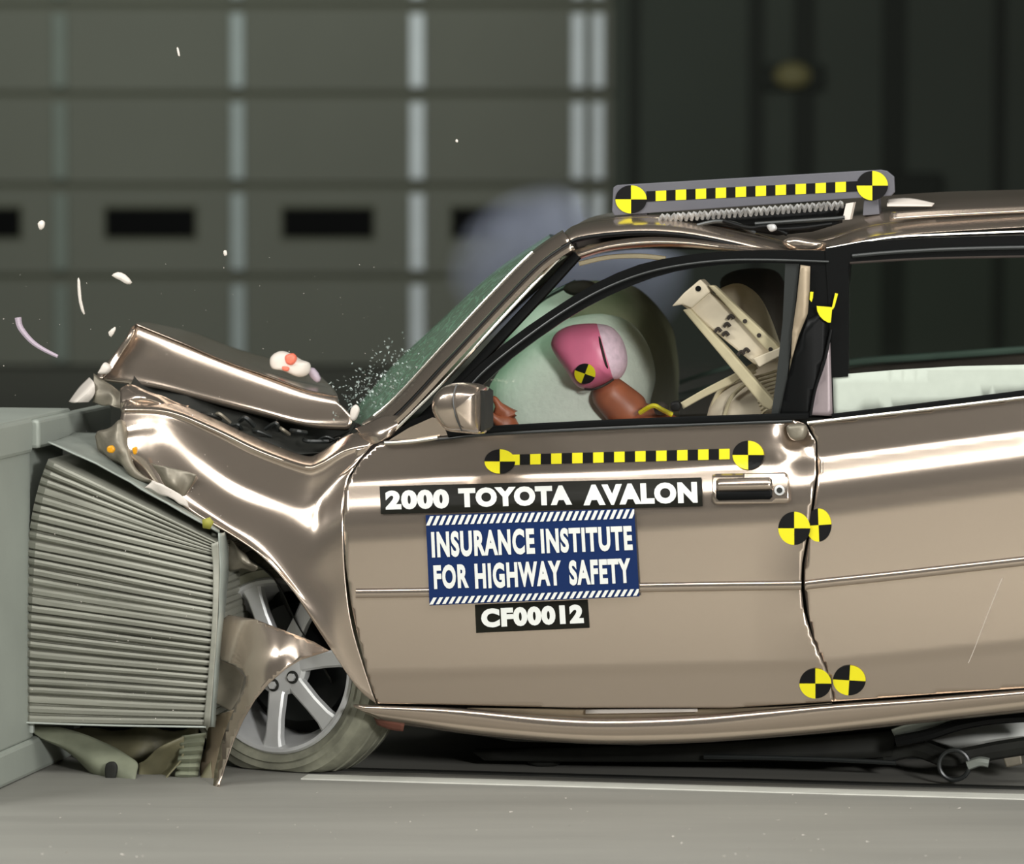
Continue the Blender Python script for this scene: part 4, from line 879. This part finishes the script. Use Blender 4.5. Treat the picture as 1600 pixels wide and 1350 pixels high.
# ================================================================== crash test dummy
dm = thing('crash_test_dummy', P(1060, 1000, .45), 'crash test dummy with pink face and pale skull cap leaning into the white airbag', 'dummy')
HO = [(862, 538), (868, 522), (884, 511), (908, 506), (936, 506), (956, 512), (970, 528), (978, 550), (979, 572), (970, 590), (958, 594), (940, 602), (920, 608), (908, 606), (898, 598), (884, 576), (870, 556)]
def head():
    ol = cr(HO, 4, closed=True); K = 12; cx, cy = 922, 556; L = len(ol); vs, fs, mi = [], [], []; px = []
    for k in range(-K, K + 1):
        b = k / K * math.pi / 2; s = max(.015, math.cos(b) ** .62)
        for x, y in ol:
            X = cx + (x - cx) * s; Y = cy + (y - cy) * s; side = (X - 935) * 25 / 86 * 0 + 0
            seam = (X - 933) - (Y - 507) * (25 / 86)       # >0 : skull cap side
            jaw = 1.0
            dep = math.sin(b) * .075 * (1 if seam < 0 else .955)
            vs.append(P(X, Y, .40) + N * dep); px.append((X, Y, seam))
    for k in range(2 * K):
        for i in range(L):
            f = (k * L + i, k * L + (i + 1) % L, (k + 1) * L + (i + 1) % L, (k + 1) * L + i); fs.append(f)
            sseam = sum(px[j][2] for j in f) / 4; mi.append(1 if sseam > 0 else 0)
    fs += [tuple(range(L)), tuple(reversed(range(2 * K * L, (2 * K + 1) * L)))]; mi += [0, 0]
    return vs, fs, mi
hv, hf, hmi = head()
hd = build('head', hv, hf, [M['pink'], M['skull']], dm, angle=80)
bm = bmesh.new(); bm.from_mesh(hd.data); pa = P(933, 507, .4); pb = P(958, 592, .4); nn = (pb - pa).cross((P(945, 550, .33) - C0).normalized()).normalized(); pc = pa - WORLD[hd.name]
bmesh.ops.bisect_plane(bm, geom=bm.verts[:] + bm.edges[:] + bm.faces[:], plane_co=pc, plane_no=nn, dist=1e-5)
ref = (P(965, 545, .4) - pa).dot(nn)
for f in bm.faces: f.material_index = 1 if (f.calc_center_median() - pc).dot(nn) * ref > 0 else 0; f.smooth = True
bm.to_mesh(hd.data); bm.free()
hd['label'] = 'pink painted face with pale skull cap'
tube('skull_seam', [(931, 508, .390), (934, 520, .352), (941, 545, .328), (948, 572, .336), (956, 590, .376)], .0028, M['int_dark'], hd)
tube('chin_seam', [(958, 593, .372), (944, 602, .350), (928, 608, .350), (914, 608, .372)], .0028, M['int_dark'], hd)
def hw(x, y): return .325 + ((x - 922) / 60) ** 2 * .028 + ((y - 556) / 52) ** 2 * .022
marker(914, 584, 16.5, 16, hw, hd, lift=.010, rot=-.35, flip=False)
# neck, trunk, arms and thighs as one skinned surface
def skinned(name, joints, edges, m, parent, root=0, sub=2):
    me = bpy.data.meshes.new(name); c = sum((Vector(j[0]) for j in joints), Vector()) / len(joints)
    me.from_pydata([Vector(j[0]) - c for j in joints], edges, []); me.materials.append(m)
    o = bpy.data.objects.new(name, me); sc.collection.objects.link(o); o.parent = parent; o.location = c - WORLD[parent.name]; WORLD[o.name] = c
    sk = o.modifiers.new('skin', 'SKIN'); sk.use_smooth_shade = True
    for v, j in zip(me.skin_vertices[0].data, joints): v.radius = (j[1], j[1] if len(j) < 3 else j[2])
    me.skin_vertices[0].data[root].use_root = True
    s = o.modifiers.new('sub', 'SUBSURF'); s.levels = s.render_levels = sub; return o
J = [(P(1105, 950, .45), .14, .11), (P(1085, 850, .45), .13, .10), (P(1068, 760, .45), .15, .11), (P(1030, 690, .45), .10, .08), (P(990, 650, .45), .062), (P(958, 622, .42), .052), (P(936, 598, .40), .046),
     (P(1040, 715, .27), .055), (P(985, 830, .25), .045), (P(880, 770, .26), .038), (P(805, 690, .28), .030),
     (P(1040, 715, .63), .055), (P(985, 830, .66), .045), (P(880, 790, .7), .038), (P(820, 740, .7), .030),
     (P(1000, 960, .34), .085), (P(850, 930, .34), .065), (P(760, 1040, .34), .05), (P(1000, 960, .58), .085), (P(850, 930, .6), .065), (P(760, 1040, .6), .05)]
E = [(0, 1), (1, 2), (2, 3), (3, 4), (4, 5), (5, 6), (3, 7), (7, 8), (8, 9), (9, 10), (3, 11), (11, 12), (12, 13), (13, 14), (0, 15), (15, 16), (16, 17), (0, 18), (18, 19), (19, 20)]
skinned('body', J, E, M['skin'], dm)
h0 = P(792, 668, .28)
HJ = [(P(805, 690, .28), .028), (P(792, 664, .27), .026, .034), (P(784, 646, .27), .024, .034)]
HE = [(0, 1), (1, 2)]
for i, (dy, ln) in enumerate(((0, .9), (1, 1), (2, .95), (3, .8))):
    k = len(HJ); wv = .245 + .019 * i
    HJ += [(P(780, 634, wv), .0095), (P(772, 624 - 3 * ln, wv), .009), (P(764, 630, wv), .008), (P(766, 640, wv + .002), .0075)]
    HE += [(2, k), (k, k + 1), (k + 1, k + 2), (k + 2, k + 3)]
k = len(HJ); HJ += [(P(776, 656, .235), .011), (P(766, 648, .232), .009), (P(764, 638, .24), .008)]; HE += [(1, k), (k, k + 1), (k + 1, k + 2)]
skinned('hand', HJ, HE, M['skin'], dm, sub=1)
tube('shoulder_wire', [(1000, 645, .36), (1020, 634, .34), (1034, 640, .34), (1050, 648, .35)], .006, M['yellow'], dm)
blob('shoulder_joint', [(1022, 634), (1034, 628), (1044, 634), (1042, 646), (1026, 648)], .36, .02, M['int_dark'], dm)
# ================================================================== roof target board
tbd = thing('roof_target_board', P(1180, 340, .40), 'grey board with yellow and black targets mounted on the car roof', 'target board')
bo = [(958, 293), (964, 289), (1376, 265), (1386, 267), (1397, 276), (1398, 300), (1392, 306), (1000, 334), (960, 337), (956, 330)]
prism('board', bo, .30, .312, M['board'], tbd, bevel=.002)
prism('board_foot', [(990, 330), (1010, 329), (1012, 345), (988, 346)], .312, .36, M['board'], tbd, bevel=.002)
prism('board_foot', [(1350, 306), (1372, 305), (1374, 335), (1348, 337)], .312, .36, M['board'], tbd, bevel=.002)
bw = lambda x, y: .30
marker(986, 311.5, 24.5, 22, bw, tbd, name='round_target'); marker(1363, 290, 24.5, 23, bw, tbd, name='round_target')
xs = [1010]
for i in range(10): xs += [1024.5 + i * 31.2, 1041 + i * 31.2]
xs += [1340]
checker(xs, lerp([(1010, 307), (1340, 291)]), 8, bw, .0015, tbd, first=1)
# ================================================================== fragments in the air
def shard(name, pts, wv, thick, m, label, cat='debris', crumple=.006, group=None):
    o = blob(name, pts, wv, thick, m, None, K=3, e1=.4, n=2, crumple=crumple); tag(o, label, cat, group); return o
shard('flying_fragment', [(60, 350), (66, 345), (71, 348), (70, 356), (64, 360)], -.05, .006, M['debris'], 'small pale fragment in the air at far left beside the first dark pane', 'fragment', group='fragments flying in the air')
shard('flying_fragment', [(174, 430), (184, 424), (196, 428), (206, 441), (198, 444), (188, 438)], .1, .008, M['debris'], 'largest white chip in the air below the dark door pane', 'fragment', group='fragments flying in the air')
shard('flying_splinter', [(122, 436), (126, 438), (130, 470), (134, 492), (129, 488), (124, 462)], .2, .003, M['debris'], 'thin upright pale splinter floating left of the white chip', 'splinter')
o = tube('flying_strip', [(28, 496, 0), (32, 512, 0), (48, 532, .0), (66, 545, 0), (90, 557, 0)], .0085, M['debris_p'], None, taper=(1.0, .5)); tag(o, 'curved mauve plastic strip flying above the barrier', 'strip')
shard('flying_fragment', [(170, 518), (181, 509), (182, 514), (174, 526)], .1, .004, M['debris'], 'small pale flake just left of the bonnet tip', 'fragment', group='fragments flying in the air')
shard('flying_fragment', [(349, 392), (354, 391), (355, 398), (350, 400)], .2, .003, M['debris'], 'tiny white chip left of the second pale door strut', 'fragment', group='fragments flying in the air')
shard('flying_fragment', [(276, 73), (279, 74), (281, 86), (278, 86)], .2, .002, M['debris'], 'tiny pale splinter near the top above the door panes', 'fragment', group='fragments flying in the air')
shard('flying_fragment', [(713, 216), (716, 217), (716, 221), (712, 220)], .2, .002, M['debris'], 'tiny white speck high right of the third strut', 'fragment', group='fragments flying in the air')
lf = thing('lamp_fragment', P(455, 580, .5), 'broken white and coral lamp fragment above the rear of the bonnet', 'lamp fragment')
blob('casing', [(428, 560), (440, 550), (456, 552), (470, 560), (482, 566), (480, 580), (466, 586), (446, 578), (430, 576)], .5, .025, M['debris'], lf, crumple=.012)
blob('coral_lens', [(446, 556), (458, 552), (464, 560), (458, 570), (448, 568)], .478, .012, M['coral'], lf)
blob('coral_piece', [(442, 572), (452, 574), (450, 580), (442, 578)], .475, .008, M['coral'], lf)
o = shard('torn_wedge', [(480, 575), (490, 574), (500, 590), (494, 596), (484, 588)], .52, .01, M['debris_p'], 'small mauve scrap beside the white and coral lamp fragment', 'scrap')
# fine specks over the block and floor
vs_, fs_ = [], []
for i in range(260):
    r = random.random()
    if r < .45: x, y, wv = random.uniform(40, 330), random.uniform(760, 1130), -.075
    elif r < .65: x, y, wv = random.uniform(150, 360), random.uniform(640, 830), -.08
    else: x, y, wv = random.uniform(0, 700), random.uniform(380, 720), random.uniform(0, .4)
    s = random.uniform(.0006, .0022); c = P(x, y, wv); k = len(vs_)
    vs_ += [c + Vector((random.uniform(-s, s), random.uniform(-s, s), random.uniform(-s, s))) for _ in range(4)]; fs_ += [(k, k + 1, k + 2), (k, k + 2, k + 3), (k, k + 1, k + 3), (k + 1, k + 2, k + 3)]
for i in range(90):
    x, y = random.uniform(60, 1590), random.uniform(1232, 1345); s = random.uniform(.001, .003); c = G(x, y, s); k = len(vs_)
    vs_ += [c + Vector((random.uniform(-s, s) * 2, random.uniform(-s, s), random.uniform(-s, s) * .5)) for _ in range(4)]; fs_ += [(k, k + 1, k + 2), (k, k + 2, k + 3), (k, k + 1, k + 3), (k + 1, k + 2, k + 3)]
o = build('dust_specks', vs_, fs_, M['debris'], None, smooth=False); tag(o, 'fine pale specks of dust and glass scattered around the impact and floor', 'dust', kind='stuff')
# ================================================================== airbag dust drifting up beyond the car
def volume(name, outline, wc_, half, dens, col, label):
    m = bpy.data.materials.new(name); m.use_nodes = True; nt = m.node_tree; nt.nodes.clear()
    o = nt.nodes.new('ShaderNodeOutputMaterial'); v = nt.nodes.new('ShaderNodeVolumePrincipled'); v.inputs['Color'].default_value = (*col, 1)
    tc = nt.nodes.new('ShaderNodeTexCoord'); n = nt.nodes.new('ShaderNodeTexNoise'); n.inputs['Scale'].default_value = 5; n.inputs['Detail'].default_value = 3
    r = nt.nodes.new('ShaderNodeMapRange'); r.inputs[1].default_value = .35; r.inputs[2].default_value = .65; r.inputs[3].default_value = dens * .3; r.inputs[4].default_value = dens * 1.7
    nt.links.new(tc.outputs['Object'], n.inputs['Vector']); nt.links.new(n.outputs['Fac'], r.inputs[0]); ln = nt.nodes.new('ShaderNodeVectorMath'); ln.operation = 'LENGTH'; sc_ = nt.nodes.new('ShaderNodeVectorMath'); sc_.operation = 'MULTIPLY'; sc_.inputs[1].default_value = (2.7, 1.9, 3.6)
    nt.links.new(tc.outputs['Object'], sc_.inputs[0]); nt.links.new(sc_.outputs[0], ln.inputs[0])
    fo = nt.nodes.new('ShaderNodeMapRange'); fo.inputs[1].default_value = 1.0; fo.inputs[2].default_value = 0.1; fo.inputs[3].default_value = 0; fo.inputs[4].default_value = 1; nt.links.new(ln.outputs['Value'], fo.inputs[0])
    mu = nt.nodes.new('ShaderNodeMath'); mu.operation = 'MULTIPLY'; nt.links.new(r.outputs[0], mu.inputs[0]); nt.links.new(fo.outputs[0], mu.inputs[1])
    nt.links.new(mu.outputs[0], v.inputs['Density']); nt.links.new(v.outputs[0], o.inputs['Volume'])
    ob = blob(name, outline, wc_, half, m, None, K=6, e1=.6, crumple=.05); tag(ob, label, 'smoke', kind='stuff'); return ob
volume('smoke_cloud', [(700, 430), (730, 340), (790, 290), (850, 268), (890, 300), (905, 350), (960, 380), (1080, 400), (1160, 430), (1170, 640), (900, 640), (720, 560), (690, 480)], 2.6, .45, 8.0, (.72, .80, 1.0), 'pale blue cloud of airbag dust drifting behind the windscreen')
